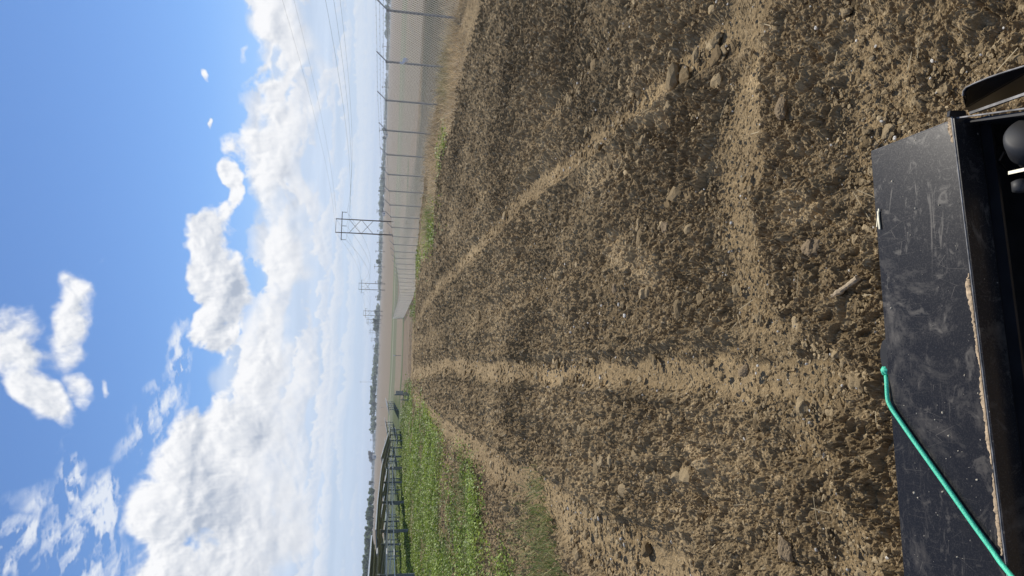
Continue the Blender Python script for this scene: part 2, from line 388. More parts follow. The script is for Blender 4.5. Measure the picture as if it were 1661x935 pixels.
def metal_plate():
    m = bpy.data.materials.new('dusty_black_paint'); m.use_nodes = True; t = m.node_tree; h = NT(t); b = t.nodes['Principled BSDF']
    tcn = h.n('ShaderNodeTexCoord'); o = tcn.outputs['Object']
    dust = h.m('ADD', h.smooth(h.noise(o, 4.0, 8, .72, .8), .50, .72), h.m('MULTIPLY', h.smooth(h.noise(o, 14.0, 6, .7, 1.2), .56, .68), .6))
    mp = h.n('ShaderNodeMapping'); h.link(o, mp.inputs['Vector']); mp.inputs['Scale'].default_value = (3, 15, 6); mp.inputs['Rotation'].default_value = (0, 0, .5)
    wipes = h.smooth(h.noise(mp.outputs[0], 2.0, 6, .72, 2.5), .55, .75)
    wm = h.smooth(h.noise(o, 3.2, 2, .5), .45, .65)
    wipes = h.m('MULTIPLY', wipes, wm)
    specks = h.smooth(h.noise(o, 95.0, 2, .5), .735, .77)
    fine = h.smooth(h.noise(o, 320.0, 3, .6), .4, .75)
    mp2 = h.n('ShaderNodeMapping'); h.link(o, mp2.inputs['Vector']); mp2.inputs['Scale'].default_value = (6, 1.2, 4); mp2.inputs['Rotation'].default_value = (0, 0, 1.0)
    vo = h.n('ShaderNodeTexVoronoi'); vo.feature = 'DISTANCE_TO_EDGE'; h.link(mp2.outputs[0], vo.inputs['Vector']); vo.inputs['Scale'].default_value = 5
    scr = h.m('MULTIPLY', h.smooth(vo.outputs[0], 0.004, 0.0), h.smooth(h.noise(o, 9.0, 2, .5), .52, .6))
    tot = h.m('ADD', h.m('MULTIPLY', dust, .20), h.m('MULTIPLY', wipes, .34))
    tot = h.m('ADD', tot, h.m('MULTIPLY', fine, .045)); tot = h.m('ADD', tot, h.m('MULTIPLY', scr, .35))
    tot = h.m('ADD', tot, h.m('MULTIPLY', specks, .7), clamp=True)
    h.link(h.mix(tot, (.013, .013, .0145), (.36, .32, .27)), b.inputs['Base Color'])
    h.link(h.m('ADD', .24, h.m('MULTIPLY', tot, 1.2), clamp=True), b.inputs['Roughness']); b.inputs['Specular IOR Level'].default_value = .2
    bp = h.n('ShaderNodeBump'); h.link(h.noise(o, 250., 3, .6), bp.inputs['Height']); bp.inputs['Strength'].default_value = .05; bp.inputs['Distance'].default_value = .001
    h.link(bp.outputs[0], b.inputs['Normal'])
    return m
M_PLATE = metal_plate()
M_BLACK = mat_simple('black_paint', (.012, .012, .013), .4, 0, .3, 12, 0, .25)
M_RIM = mat_simple('worn_black_edge', (.19, .185, .18), .6, 0, .6, 30, 0, .3)
M_RUBBER = mat_simple('black_rubber', (.02, .02, .021), .6, 0, .2, 20)

# ------------------------------------------------------------------ terrain (eye of the camera is z = 0)
_py = np.array([-60, 0, 12, 17.7, 24, 30, 36, 42, 48, 57, 66, 76, 82, 90, 130, 20000.])
_pz = np.array([-1.92, -1.9, -1.88, -1.84, -1.9, -2.02, -2.22, -2.42, -2.68, -3.08, -3.54, -3.97, -4.17, -4.25, -4.26, -4.26])
_ty = np.linspace(-60, 200, 2601); _tz = np.interp(_ty, _py, _pz)
_k = np.exp(-np.linspace(-2.2, 2.2, 61)**2); _k /= _k.sum()
_tz = np.convolve(np.pad(_tz, 30, 'edge'), _k, 'valid')
_ly = np.array([-60, 20, 29, 37, 45, 53, 61, 69, 77, 101, 125, 20000.]); _lz = np.array([0, .05, .12, .28, .43, .62, .74, .80, .78, .5, .25, 0.])
def terrain(x, y):
    x = np.asarray(x, float); y = np.asarray(y, float)
    z = np.interp(y, _ty, _tz)
    z = z+np.interp(y, _ly, _lz)*sstep(1.0, -8.0, x)
    z = z+.06*np.exp(-((x-9.2)/1.6)**2)*sstep(90, 60, y)      # the fence line stands on a slight bank
    z = z-0.35*sstep(10.5, 22, x)*sstep(60, 30, y)
    return z
def ground_at(px, py):
    d = ray(px, py)
    t = np.exp(np.linspace(math.log(1.5), math.log(6000), 6000))
    g_ = d[2]*t-terrain(d[0]*t, d[1]*t)
    i = np.argmax(g_ < 0)
    if i == 0: i = len(t)-1
    return np.array([d[0]*t[i], d[1]*t[i]])
def GZ(x, y): return float(terrain(x, y))

# wheel ruts and rolled strips, laid where they run over the ground
def track(pts): return [(*ground_at(a, b), w) for a, b, w in pts]
TRACKS = [
    track([(1330, 618, .30), (1240, 612, .30), (1120, 606, .28), (1000, 603, .22), (900, 602, .24), (830, 603, .28), (780, 600, .34), (742, 592, .40), (715, 593, .45), (695, 600, .5), (682, 604, .6), (672, 603, .7)]),
    track([(672, 640, .7), (690, 662, .6), (715, 690, .5), (745, 710, .45), (790, 740, .42), (840, 772, .42), (890, 812, .42), (940, 850, .42), (1000, 895, .4), (1060, 925, .4), (1130, 960, .4)]),
    track([(680, 515, .6), (695, 488, .6), (715, 462, .55), (740, 438, .45), (775, 400, .4), (810, 360, .36), (840, 328, .34), (880, 292, .32), (940, 250, .30), (1010, 190, .26), (1090, 120, .24), (1180, 50, .26), (1230, 0, .26)]),
    track([(676, 470, .3), (700, 425, .25), (740, 370, .22), (800, 300, .18), (870, 220, .16), (960, 110, .14), (1040, 10, .12)]),
    track([(672, 560, .5), (700, 545, .4), (760, 520, .3), (830, 490, .22), (900, 450, .16)]),
    track([(1200, -20, .26), (1198, 120, .30), (1190, 230, .32), (1192, 330, .30), (1200, 430, .27), (1228, 520, .28), (1265, 600, .34), (1300, 680, .27), (1330, 760, .26), (1360, 860, .24), (1390, 960, .24)]),
    track([(1395, 60, .12), (1392, 140, .16), (1396, 210, .18), (1415, 260, .12)]),
    track([(1300, 540, .12), (1350, 590, .14), (1410, 640, .12)]),
]
for i_, f_w in ((0, .54), (1, .56), (2, .46), (3, .6), (4, .6), (5, .62), (6, .9), (7, .7)): TRACKS[i_] = [(a_, b_, w_*f_w) for a_, b_, w_ in TRACKS[i_]]
BUMPY_PATCH = [track([(1000, 255, .12), (965, 290, .18), (940, 320, .10)]), track([(1045, 160, .16), (1075, 175, .14)]), track([(1020, 420, .10), (1060, 440, .12), (990, 400, .14)]),
               track([(1240, 60, .1), (1200, 130, .1)]), track([(1290, 330, .10), (1330, 350, .06)]), track([(1130, 740, .1), (1160, 770, .12)])]
def poly(pts): return [tuple(ground_at(a, b)) for a, b in pts]
UNDER = [[(-7.5, 24), (-64, 34), (-64, 112), (-30, 118), (-9, 112), (-6.5, 90), (-6, 60), (-6.5, 40)]]
GREEN = [  # lush low plants
    poly([(656, 652), (668, 648), (690, 662), (704, 690), (708, 720), (714, 752), (716, 790), (712, 830), (730, 870), (742, 905), (735, 1000), (652, 1000), (650, 800), (651, 700)]),
    poly([(712, 697), (720, 700), (722, 752), (716, 754)]),
    poly([(752, 752), (766, 745), (776, 765), (779, 800), (782, 860), (780, 1000), (752, 1000), (748, 900), (735, 850), (728, 820), (742, 790)]),
    poly([(822, 884), (834, 884), (836, 1000), (800, 1000), (812, 910)]),
    poly([(655, 632), (664, 634), (668, 652), (655, 655)]),
    poly([(700, 350), (708, 352), (712, 395), (705, 400)]), poly([(714, 215), (722, 218), (724, 262), (716, 250)]), poly([(688, 352), (698, 356), (698, 372), (690, 372)]),
    poly([(676, 430), (680, 430), (700, 395), (694, 390)]), poly([(664, 490), (670, 486), (676, 505), (668, 512)]),
]
SPARSE = [  # thin wispy grass among the clods
    poly([(780, 790), (800, 785), (838, 820), (842, 870), (832, 1000), (782, 1000)]), poly([(868, 790), (884, 775), (900, 850), (925, 870), (936, 1000), (880, 1000), (868, 880)]),
    poly([(700, 660), (720, 690), (740, 745), (750, 800), (740, 860), (726, 830), (720, 760), (705, 700)]), poly([(945, 880), (960, 880), (975, 1000), (945, 1000)]),
]
DRY = [  # dry verge along the fence
    poly([(738, -90), (860, -90), (790, 20), (778, 60), (765, 110), (748, 170), (730, 220), (718, 265), (706, 320), (700, 380), (690, 430), (678, 470), (672, 490), (672, 470), (678, 400), (684, 340), (696, 270), (708, 190), (722, 115), (735, 30)]),
]
def masks(x, y):
    r = np.hypot(x, y)
    k = .012*r+.05
    wx = x+fbm(x/(.5+.02*r), y/(.5+.05*r), 3, 71)*k*2.2; wy = y+fbm(x/(.5+.02*r), y/(.5+.05*r), 3, 93)*k*5
    gr = np.zeros(x.shape, np.float32); sp = gr.copy(); dr = gr.copy()
    rj = np.random.default_rng(8); wx = wx+rj.normal(0, 1, x.shape)*(.03+.010*r); wy = wy+rj.normal(0, 1, x.shape)*(.05+.035*r)
    for p in GREEN+UNDER: gr[inside(wx, wy, p)] = 1
    for p in SPARSE: sp[inside(wx, wy, p)] = 1
    for p in DRY: dr[inside(wx, wy, p)] = 1
    return gr, sp, dr
def smoothness(x, y):
    r = np.hypot(x, y)
    t = np.zeros(x.shape, np.float32)
    n = fbm(x*2.2, y*1.4, 3, 31)*.9
    for i, tr in enumerate(TRACKS):
        d = polydist(x, y, tr)
        t = np.maximum(t, sstep(1.45, .5, d+n*(.5 if i < 3 else 1.0)+.5*fbm(x*9, y*5, 2, 37))*((1.0, .95, .92, .40, .40, .86, .7, .5, .4)[i]))
    return t

# ------------------------------------------------------------------ the ground: one sheet from the wheels to the horizon
def build_ground():
    k = 0.0019
    rr = [0.9]
    while rr[-1] < 95: rr.append(rr[-1]*(1+k))
    while rr[-1] < 400: rr.append(rr[-1]*1.006)
    while rr[-1] < 6200: rr.append(rr[-1]*1.05)
    rr = np.array(rr)
    c0 = math.degrees(PSI)
    az = np.concatenate([np.arange(c0-180, c0-60, 4.0), np.arange(c0-60, c0-37, .6), np.degrees(np.arange(R(c0-37), R(c0+37), k)), np.arange(c0+37, c0+60, .6), np.arange(c0+60, c0+180, 4.0)])
    az = np.radians(az)
    nr, na = len(rr), len(az)
    print('ground grid', nr, na, nr*na)
    rg, ag = np.meshgrid(rr, az, indexing='ij')
    x = (rg*np.sin(ag)).ravel(); y = (rg*np.cos(ag)).ravel(); r = rg.ravel()
    z = terrain(x, y).astype(np.float64)
    near = (r < 97) & (np.abs(np.arctan2(np.sin(ag.ravel()-PSI), np.cos(ag.ravel()-PSI))) < R(38))
    xi, yi, ri = x[near], y[near], r[near]
    gr, sp, dr = masks(xi, yi)
    sm = smoothness(xi, yi)
    veg = np.maximum(gr, dr)
    trk = np.clip(.6*sstep(1.8, 4, xi)+.25*sstep(4, 9, yi)+.7*fbm(xi*2.5, yi*1.2, 3, 36), 0, .8); rough = (1-sm*(.97-.55*trk))*(1-.75*veg)
    big = fbm(xi*.55, yi*.55, 3, 5)
    region = np.clip(.98+big*(.9-.55*sstep(5, 14, yi)), .4, 1.35)                    # clumpier and finer stretches
    tilled = sstep(80, 72, yi)*sstep(10.4, 9.2, xi)
    rough = rough*region*(.25+.75*tilled)
    # domain warp so lumps are not round
    wx = xi+.05*fbm(xi*9, yi*9, 3, 41)+.02*fbm(xi*31, yi*31, 2, 42); wy = yi+.05*fbm(xi*9, yi*9, 3, 43)+.02*fbm(xi*31, yi*31, 2, 44)
    h = .10*fbm(xi*.5, yi*.4, 3, 3)+.05*fbm(xi*1.7, yi*1.7, 3, 4)*(1-.6*sm)
    hh = np.zeros_like(xi)
    for s, amp, pres, seed in ((.34, .12, .12, 100), (.16, .34, .34, 120), (.08, .48, .55, 140), (.042, .55, .75, 160), (.024, .62, .85, 180), (.0135, .60, .85, 200)):
        vis = ri*k*1.4 < s*1.6
        if not vis.any(): continue
        fade = sstep(s*1.6, s*.7, ri*k*1.4)
        m = vis & (rough > .02)
        hv = clods(wx[m]/s+seed*3.1, wy[m]/s+seed*1.7, seed, pres)
        fine = s < .05
        hh[m] = hh[m]+hv*s*amp*np.clip(rough[m]+(.16 if fine else 0), 0, 1.2)*fade[m]*(1.7 if s < .2 else 1.3)
    # crumbly, ridged break-up of everything that is not rolled flat
    def ridge(a, b, o, sd): return .30-np.abs(fbm(a, b, o, sd, .62))
    m = ri < 97
    hh[m] += rough[m]*.075*ridge(xi[m]*5, yi[m]*5, 3, 87)
    m = ri < 60
    hh[m] += (rough[m]+.06)*.042*ridge(wx[m]*15, wy[m]*15, 4, 8)*sstep(60, 30, ri[m])
    m = ri < 12
    hh[m] += (rough[m]+.25)*.013*ridge(wx[m]*48, wy[m]*48, 4, 9)*sstep(12, 7, ri[m])
    grit = np.random.default_rng(3).normal(0, 1, xi.shape); hh += grit*ri*k*(.10+.30*np.clip(rough, 0, 1))
    # harrow lines running with the strip
    xw = xi+.12*fbm(yi*.12, xi*.3, 3, 90); harrow = (np.sin(xw*2*math.pi/.62)*.5+.5)*sstep(-.5, .1, fbm(xi*.35, yi*.05, 3, 91)+.25*sstep(0, 4, xi)); hh += .035*harrow*(1-sm)*tilled
    # crust cracks on the rolled soil
    m = (ri < 9)
    ce = vor_edge(wx[m]*6.5+8+.8*fbm(xi[m]*7, yi[m]*7, 3, 62), wy[m]*6.5+.8*fbm(xi[m]*7, yi[m]*7, 3, 63), 61); msk = sstep(.05, .3, fbm(xi[m]*2.6, yi[m]*2.6, 3, 77))
    hh[m] -= .012*sstep(.05, .0, ce)*msk*(.1+.9*sm[m])
    h = h-.035*sm*(1+.3*fbm(xi*3, yi*3, 2, 12))
    # side berms of the ruts
    for i in range(3):
        d = polydist(xi, yi, TRACKS[i]); h = h+.030*np.exp(-((d-1.35)/.35)**2)*np.clip(.5+1.2*fbm(xi*5, yi*5, 2, 35), 0, 1.2)*sstep(70, 30, yi)
    z[near] += h+hh
    # albedo
    base = np.array([.188, .134, .070]); dry = np.array([.385, .288, .160]); dark = np.array([.098, .071, .038])
    dn_ = fbm(xi*1.1, yi*.8, 4, 21)
    top = sstep(.0, .05, hh)
    w = np.clip(.22+.8*dn_+.16*top, 0, 1)
    w = w*.8+sm*(.36-.24*w)*(1-.40*sstep(2, 4.5, xi))+sm*.25*fbm(xi*2, yi*1.2, 4, 26)
    for p in BUMPY_PATCH: w = np.maximum(w, sstep(1.3, .6, polydist(xi, yi, p)+.6*fbm(xi*6, yi*6, 3, 66))*.95)
    speck = np.maximum(sstep(.24, .40, fbm(xi*13, yi*13, 3, 23)), .8*sstep(.26, .4, fbm(xi*34, yi*34, 2, 29))*sstep(25, 12, ri)); w = np.clip(w+.55*speck*(1-sm*.6), 0, 1)
    col = base+(dry-base)*w[:, None]
    dk = sstep(.1, .5, fbm(xi*.7+9, yi*.5, 3, 24))*(1-sm); col = col+(dark-col)*(.45*dk)[:, None]
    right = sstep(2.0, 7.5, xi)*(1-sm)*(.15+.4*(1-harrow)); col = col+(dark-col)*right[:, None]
    col = col*np.exp(.13*np.random.default_rng(4).normal(0, 1, xi.shape))[:, None]
    sp_ = (np.random.default_rng(5).random(xi.shape) < .028)*(.6*(1-sm)+.35); col = col+(np.array([.46, .38, .25])-col)*sp_[:, None]
    g_ = np.array([.05, .078, .022]); col = col+(g_-col)*(gr*(.45+.4*sstep(-.25, .1, fbm(xi*.8, yi*.4, 4, 51))))[:, None]
    s_ = np.array([.15, .15, .07]); col = col+(s_-col)*(sp*.05*sstep(-.1, .2, fbm(xi*.9, yi*.6, 3, 55)))[:, None]
    d_ = np.array([.30, .22, .12]); col = col+(d_-col)*(dr*(.35+.35*sstep(-.2, .2, fbm(xi*2, yi*2, 3, 88))))[:, None]
    tone = np.zeros((len(x), 3), np.float32) + base.astype(np.float32)
    tone[near] = col
    # beyond the works: fields in bands
    def band(mask, c, a=1.0):
        mask = np.clip(mask*a, 0, 1)[:, None]; tone[:] = tone*(1-mask)+np.array(c, np.float32)*mask
    nz = fbm(x*.06, y*.03, 4, 301)
    out = sstep(9.9, 10.6, x)*sstep(2, 8, y)
    yy = y+3*nz
    flat = sstep(84, 92, yy)
    band(flat, (.155, .120, .085))
    fur = sstep(.72, .9, np.sin((np.hypot(x+4, (y-175)*1.0))*1.15+1.5*nz)*.5+.5); band(fur*flat*sstep(122, 118, yy), (.27, .20, .12), .55)
    band(sstep(.25, .6, fbm(x*.3, y*.08, 3, 305))*flat*sstep(122, 110, yy), (.07, .085, .04), .6)
    band(sstep(116, 119, yy), (.06, .085, .03)); band(sstep(122, 125, yy), (.20, .165, .118))
    band(sstep(121, 121.6, y)*sstep(123.2, 122.6, y)*sstep(-3, 3, x)*sstep(16, 12, x), (.4, .36, .3), .5)
    band(sstep(160, 165, yy), (.13, .14, .085)); band(sstep(197, 199, y)*sstep(205, 202, y), (.38, .35, .28), .6)
    band(sstep(206, 212, yy), (.12, .145, .075)); band(sstep(222, 228, yy), (.205, .170, .125))
    rows = np.sin(x*.9+.2*y)*.5+.5; band(sstep(222, 228, yy)*sstep(.4, .9, rows)*sstep(900, 300, y), (.19, .15, .115), .5)
    band(sstep(470, 476, y)*sstep(486, 480, y), (.20, .16, .12), .7)
    band(sstep(2400, 2600, y), (.12, .13, .08))
    band(sstep(-3, -6.5, x+nz)*sstep(66, 80, y)*sstep(172, 158, yy), (.06, .09, .03), .85)
    # field behind the fence: stubble, a ditch and a paler green strip
    u = x-10
    band(out*sstep(85, 60, y), (.095, .078, .045)); band(out*sstep(.05, .5, fbm(x*.35, y*.12, 4, 307))*sstep(120, 60, y), (.10, .098, .062), .8)
    band(out*sstep(9, 12, u)*sstep(22, 17, u)*sstep(160, 120, y), (.062, .062, .036), .9)
    band(out*sstep(26, 30, u)*sstep(70, 60, u)*sstep(200, 150, y), (.17, .145, .105), .9)
    band(out*sstep(80, 84, u)*sstep(128, 122, u)*sstep(150, 145, y+.2*x)*sstep(95, 100, y+.2*x), (.30, .36, .24), .85)
    Vv = np.stack([x, y, z], 1)
    idx = np.arange(nr*na).reshape(nr, na)
    nxt = np.roll(idx, -1, axis=1)
    q = np.stack([idx[:-1], idx[1:], nxt[1:], nxt[:-1]], -1).reshape(-1, 4)
    # close the middle, under the camera
    Vv = np.vstack([Vv, [[0, 0, terrain(0, 0)]]]); tone = np.vstack([tone, [base]])
    c = len(Vv)-1
    j = idx[0]; j2 = np.roll(j, -1)
    qc = np.stack([np.full(na, c), j, j2, j2], -1)
    o = np_mesh('ground', Vv, q, M_SOIL, False, {'tone': ('POINT', tone)})
    tag(o, kind='structure')
    # disc under the machine
    mesh_obj('ground_below_camera', [Vv[c]]+[Vv[i] for i in j], [(0, 1+i, 1+(i+1) % na) for i in range(na)], M_MUD)['kind'] = 'structure'
    return o
build_ground()

# ------------------------------------------------------------------ loose clods, stones, straw
def ico(sub):
    import bmesh
    bm = bmesh.new(); bmesh.ops.create_icosphere(bm, subdivisions=sub, radius=1.0)
    v = np.array([w.co[:] for w in bm.verts]); f = np.array([[w.index for w in p.verts] for p in bm.faces]); bm.free(); return v, f
def lump(sub, seed, rough=.45):
    v, f = ico(sub); r0 = np.random.default_rng(seed)
    d = np.zeros(len(v))
    for i in range(9):
        k = r0.normal(size=3)*(1.2+.5*i); d += np.sin(v@k+r0.uniform(0, 6.28))*rough/(1+.5*i)*.6
    cut = v.copy()
    for i in range(5):    # knock flats off, as broken earth has
        n = r0.normal(size=3); n /= np.linalg.norm(n); lim = r0.uniform(.55, .85); t = np.maximum(cut@n-lim, 0); cut = cut-n*t[:, None]*.85
    if sub >= 2:
        for fq, am in ((7., .05), (13., .035), (23., .022)):
            for _ in range(3): d = d+am*np.abs(np.sin(v@(r0.normal(size=3)*fq)+r0.uniform(0, 6)))-am*.6
        d = d+r0.normal(0, .02, len(v))
    return cut*(1+d)[:, None], f
def scatter_view(n, rmin, rmax, power=1.0):
    """points over the ground, denser near the camera (log radius)"""
    r = np.exp(rng.uniform(math.log(rmin), math.log(rmax), n)); a = PSI+rng.uniform(R(-36), R(36), n)
    return r*np.sin(a), r*np.cos(a), r
def field_mesh(name, groups, mat, **kw):
    VV = []; FF = []; TT = []; b = 0
    for (V0, F0, x, y, z, S, rot, tone) in groups:
        n = len(x)
        c, s = np.cos(rot), np.sin(rot)
        P = V0[None]*S[:, None, :]
        X = P[..., 0]*c[:, None]-P[..., 1]*s[:, None]+x[:, None]; Y = P[..., 0]*s[:, None]+P[..., 1]*c[:, None]+y[:, None]; Z = P[..., 2]+z[:, None]
        VV.append(np.stack([X, Y, Z], -1).reshape(-1, 3)); FF.append((F0[None]+(np.arange(n)*len(V0))[:, None, None]+b).reshape(-1, F0.shape[1]))
        TT.append(np.repeat(tone, len(V0), axis=0)); b += n*len(V0)
    return np_mesh(name, np.vstack(VV), np.vstack(FF), mat, kw.get('smooth', False), {'tone': ('POINT', np.vstack(TT))})
def build_clods():
    groups = []
    for (n, r0, r1, smin, smax, sub, pw) in ((60000, 1.7, 5, .0035, .016, 1, 2.4), (2600, 1.7, 7, .010, .036, 3, 2.6), (45000, 5, 14, .008, .034, 1, 2.4), (1500, 4, 22, .03, .075, 2, 2.0), (32000, 14, 75, .020, .055, 1, 2.0)):
        x, y, r = scatter_view(n, r0, r1)
        gr, sp, dr = masks(x, y); sm = smoothness(x, y)
        reg = .5+1.3*fbm(x*.5, y*.5, 2, 5)+.9*fbm(x*1.6, y*1.6, 2, 6)
        keep = (rng.random(n) < (1-.6*sm)*np.clip(reg+.25, .1, 1)) & (gr < .5) & (dr < .5) & (x < 9.0) & (y < 80)
        x, y, r, sm = x[keep], y[keep], r[keep], sm[keep]
        for v in range(6):
            V0, F0 = lump(sub, 50+v+10*sub)
            m = np.arange(len(x)) % 6 == v
            k = m.sum(); s = smin+(smax-smin)*rng.random(k)**pw
            S = s[:, None]*rng.uniform(.65, 1.25, (k, 3))*np.array([1, 1, .55])
            tt = np.array([.17, .122, .064])+(np.array([.42, .325, .19])-np.array([.17, .122, .064]))*np.clip(rng.normal(.40, .28, k), 0, 1)[:, None]
            z = terrain(x[m], y[m])+s*.05+.012
            groups.append((V0, F0, x[m], y[m], z+.10*fbm(x[m]*.5, y[m]*.4, 3, 3)+.05*fbm(x[m]*1.7, y[m]*1.7, 3, 4), S, rng.uniform(0, 6.28, k), tt))
    o = field_mesh('soil_clods', groups, M_CLOD)
    tag(o, 'loose brown earth clods strewn over the tilled strip', 'soil clods', kind='stuff')
    groups = []
    for (n, r0, r1, s0, s1) in ((900, 1.8, 8, .003, .009), (900, 5, 30, .007, .016)):
        x, y, r = scatter_view(n, r0, r1); keep = (x < 9) & (x > -8); x, y, r = x[keep], y[keep], r[keep]
        V0, F0 = lump(1, 5, .2); k = len(x); s = s0+(s1-s0)*rng.random(k)**2
        S = s[:, None]*rng.uniform(.6, 1.5, (k, 3)); tt = np.array([.66, .63, .56])*rng.uniform(.6, 1.15, (k, 1))
        groups.append((V0, F0, x, y, terrain(x, y)+.022+.10*fbm(x*.5, y*.4, 3, 3)+.05*fbm(x*1.7, y*1.7, 3, 4), S, rng.uniform(0, 6.28, k), tt))
    o = field_mesh('pale_gravel', groups, M_CLOD); tag(o, 'scattered small white stones lying in the brown soil', 'gravel', kind='stuff')
build_clods()

# ------------------------------------------------------------------ plants
def leaves_mesh(name, x, y, z, h, size, tone, mat, blades=False, lean=.5):
    """one quad per leaf: blades stand up, leaves spread"""
    n = len(x); a = rng.uniform(0, 6.28, n)
    if blades:
        t = rng.normal(0, lean, (n, 2))*h[:, None]
        w = size[:, None]*np.stack([np.cos(a), np.sin(a)], 1)
        z0 = z
        p0 = np.stack([x-w[:, 0], y-w[:, 1], z0], 1); p1 = np.stack([x+w[:, 0], y+w[:, 1], z0], 1)
        p2 = np.stack([x+w[:, 0]*.25+t[:, 0], y+w[:, 1]*.25+t[:, 1], z0+h], 1); p3 = np.stack([x-w[:, 0]*.25+t[:, 0], y-w[:, 1]*.25+t[:, 1], z0+h], 1)
    else:
        c = np.stack([x, y, z+h], 1)
        nrm = rng.normal(size=(n, 3)); nrm[:, 2] = np.abs(nrm[:, 2])+.9; nrm /= np.linalg.norm(nrm, axis=1)[:, None]
        ref = rng.normal(size=(n, 3)); t1 = np.cross(nrm, ref); t1 /= np.linalg.norm(t1, axis=1)[:, None]; t2 = np.cross(nrm, t1)
        p0 = c-t1*size[:, None]; p1 = c-t2*size[:, None]*.6; p2 = c+t1*size[:, None]; p3 = c+t2*size[:, None]*.6
    V = np.stack([p0, p1, p2, p3], 1).reshape(-1, 3); Fq = np.arange(n*4).reshape(n, 4)
    return np_mesh(name, V, Fq, mat, False, {'tone': ('POINT', np.repeat(tone, 4, 0))})
def spread(n, polys, blur=0.0, dens_log=True):
    X = []; Y = []
    allp = np.vstack([np.array(p) for p in polys]); 
    r = np.hypot(allp[:, 0], allp[:, 1]); a = np.arctan2(allp[:, 0], allp[:, 1])
    rr = np.exp(rng.uniform(math.log(max(6, r.min()*.9)), math.log(min(110, r.max()*1.05)), n)); aa = rng.uniform(a.min()-.03, a.max()+.03, n)
    x, y = rr*np.sin(aa), rr*np.cos(aa)
    ins = np.zeros(n, bool)
    k = .012*rr+.05
    wx = x+fbm(x/(.5+.02*rr), y/(.5+.05*rr), 3, 71)*k*2.2; wy = y+fbm(x/(.5+.02*rr), y/(.5+.05*rr), 3, 93)*k*5
    wx = wx+rng.normal(0, 1, n)*(.05+.012*rr); wy = wy+rng.normal(0, 1, n)*(.1+.045*rr)
    for p in polys: ins |= inside(wx, wy, p)
    return x[ins], y[ins], rr[ins]
def lerp3(a, b, t): return np.array(a)[None]+(np.array(b)-np.array(a))[None]*t[:, None]
def build_plants():
    # low leafy weeds
    x, y, r = spread(620000, GREEN); xu = rng.uniform(-60, -6, 150000); yu = rng.uniform(26, 112, 150000); ku = inside(xu, yu, UNDER[0]); x = np.concatenate([x, xu[ku]]); y = np.concatenate([y, yu[ku]]); r = np.hypot(x, y)
    patch = fbm(x*.8, y*.4, 4, 51)
    keep = rng.random(len(x)) < np.clip(1.05+patch*2.8, .14, 1); x, y, r, patch = x[keep], y[keep], r[keep], patch[keep]
    hump = np.clip(.5+fbm(x*1.3, y*.9, 3, 52), .1, 1.2)
    h = (.04+.17*hump)*rng.random(len(x))**.6
    size = (.010+.0010*r)*rng.uniform(.5, 1.5, len(x))
    t = np.clip(rng.normal(.5, .25, len(x))+.5*patch+.3*(h/.2-.5), 0, 1)
    tone = lerp3((.09, .15, .022), (.34, .44, .08), t)*rng.uniform(.6, 1.25, (len(x), 1))
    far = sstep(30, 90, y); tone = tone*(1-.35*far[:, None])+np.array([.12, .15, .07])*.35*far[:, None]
    dead = rng.random(len(x)) < .05; tone[dead] = (.32, .27, .13)
    o = leaves_mesh('leafy_weeds', x, y, terrain(x, y), h, size, tone, M_LEAF)
    tag(o, 'lush low green weeds growing below the solar rows', 'weeds', kind='stuff')
    # thin wispy grass
    x, y, r = spread(160000, SPARSE)
    patch = fbm(x*.9, y*.6, 3, 55); keep = rng.random(len(x)) < np.clip(.0+patch*.9, 0.0, .2); x, y, r, patch = x[keep], y[keep], r[keep], patch[keep]
    x2, y2, r2 = spread(120000, GREEN); k2 = rng.random(len(x2)) < .12; x2, y2, r2 = x2[k2], y2[k2], r2[k2]
    x = np.concatenate([x, x2]); y = np.concatenate([y, y2]); r = np.concatenate([r, r2])
    h = rng.uniform(.04, .15, len(x)); size = (.002+.00045*r)*rng.uniform(.5, 1.5, len(x))
    tone = lerp3((.15, .23, .06), (.52, .46, .24), np.clip(rng.normal(.45, .3, len(x)), 0, 1))
    o = leaves_mesh('wispy_grass', x, y, terrain(x, y)-.01, h, size, tone, M_STRAW, True, .55)
    tag(o, 'thin pale green grass sprouting between the clods', 'grass', kind='stuff')
    # dry verge by the fence
    x, y, r = spread(380000, DRY)
    patch = fbm(x*.5, y*.35, 3, 57); zone = sstep(14, 19, y)*sstep(40, 30, y)
    keep = rng.random(len(x)) < np.clip(.05+patch*.9+.16*zone, 0.01, .5); x, y, r, patch, zone = x[keep], y[keep], r[keep], patch[keep], zone[keep]
    h = rng.uniform(.06, .26, len(x))*(.6+1.0*zone); size = (.0015+.00030*r)*rng.uniform(.5, 1.5, len(x))
    gmask = sstep(.12, .35, fbm(x*.35+3, y*.22, 3, 58))*sstep(16, 26, y)
    t = np.clip(rng.normal(.55, .25, len(x)), 0, 1)
    tone = lerp3((.30, .21, .11), (.95, .80, .55), t)*rng.uniform(.6, 1.2, (len(x), 1)); gt = lerp3((.10, .17, .04), (.25, .32, .09), t); tone = tone*(1-gmask[:, None])+gt*gmask[:, None]
    o = leaves_mesh('dry_verge_grass', x, y, terrain(x, y)-.01, h, size, tone, M_STRAW, True, .6)
    tag(o, 'golden dry grass along the foot of the chain link fence', 'dry grass', kind='stuff')
    # straw on the soil
    x, y, r = scatter_view(130, 1.8, 14); n = len(x); a = rng.uniform(0, 6.28, n); L = rng.uniform(.02, .07, n); w = .0012+.0002*r
    dx, dy = np.cos(a)*L, np.sin(a)*L; z = terrain(x, y)+.045+.10*fbm(x*.5, y*.4, 3, 3)+.05*fbm(x*1.7, y*1.7, 3, 4); zz = rng.uniform(-.012, .012, n)
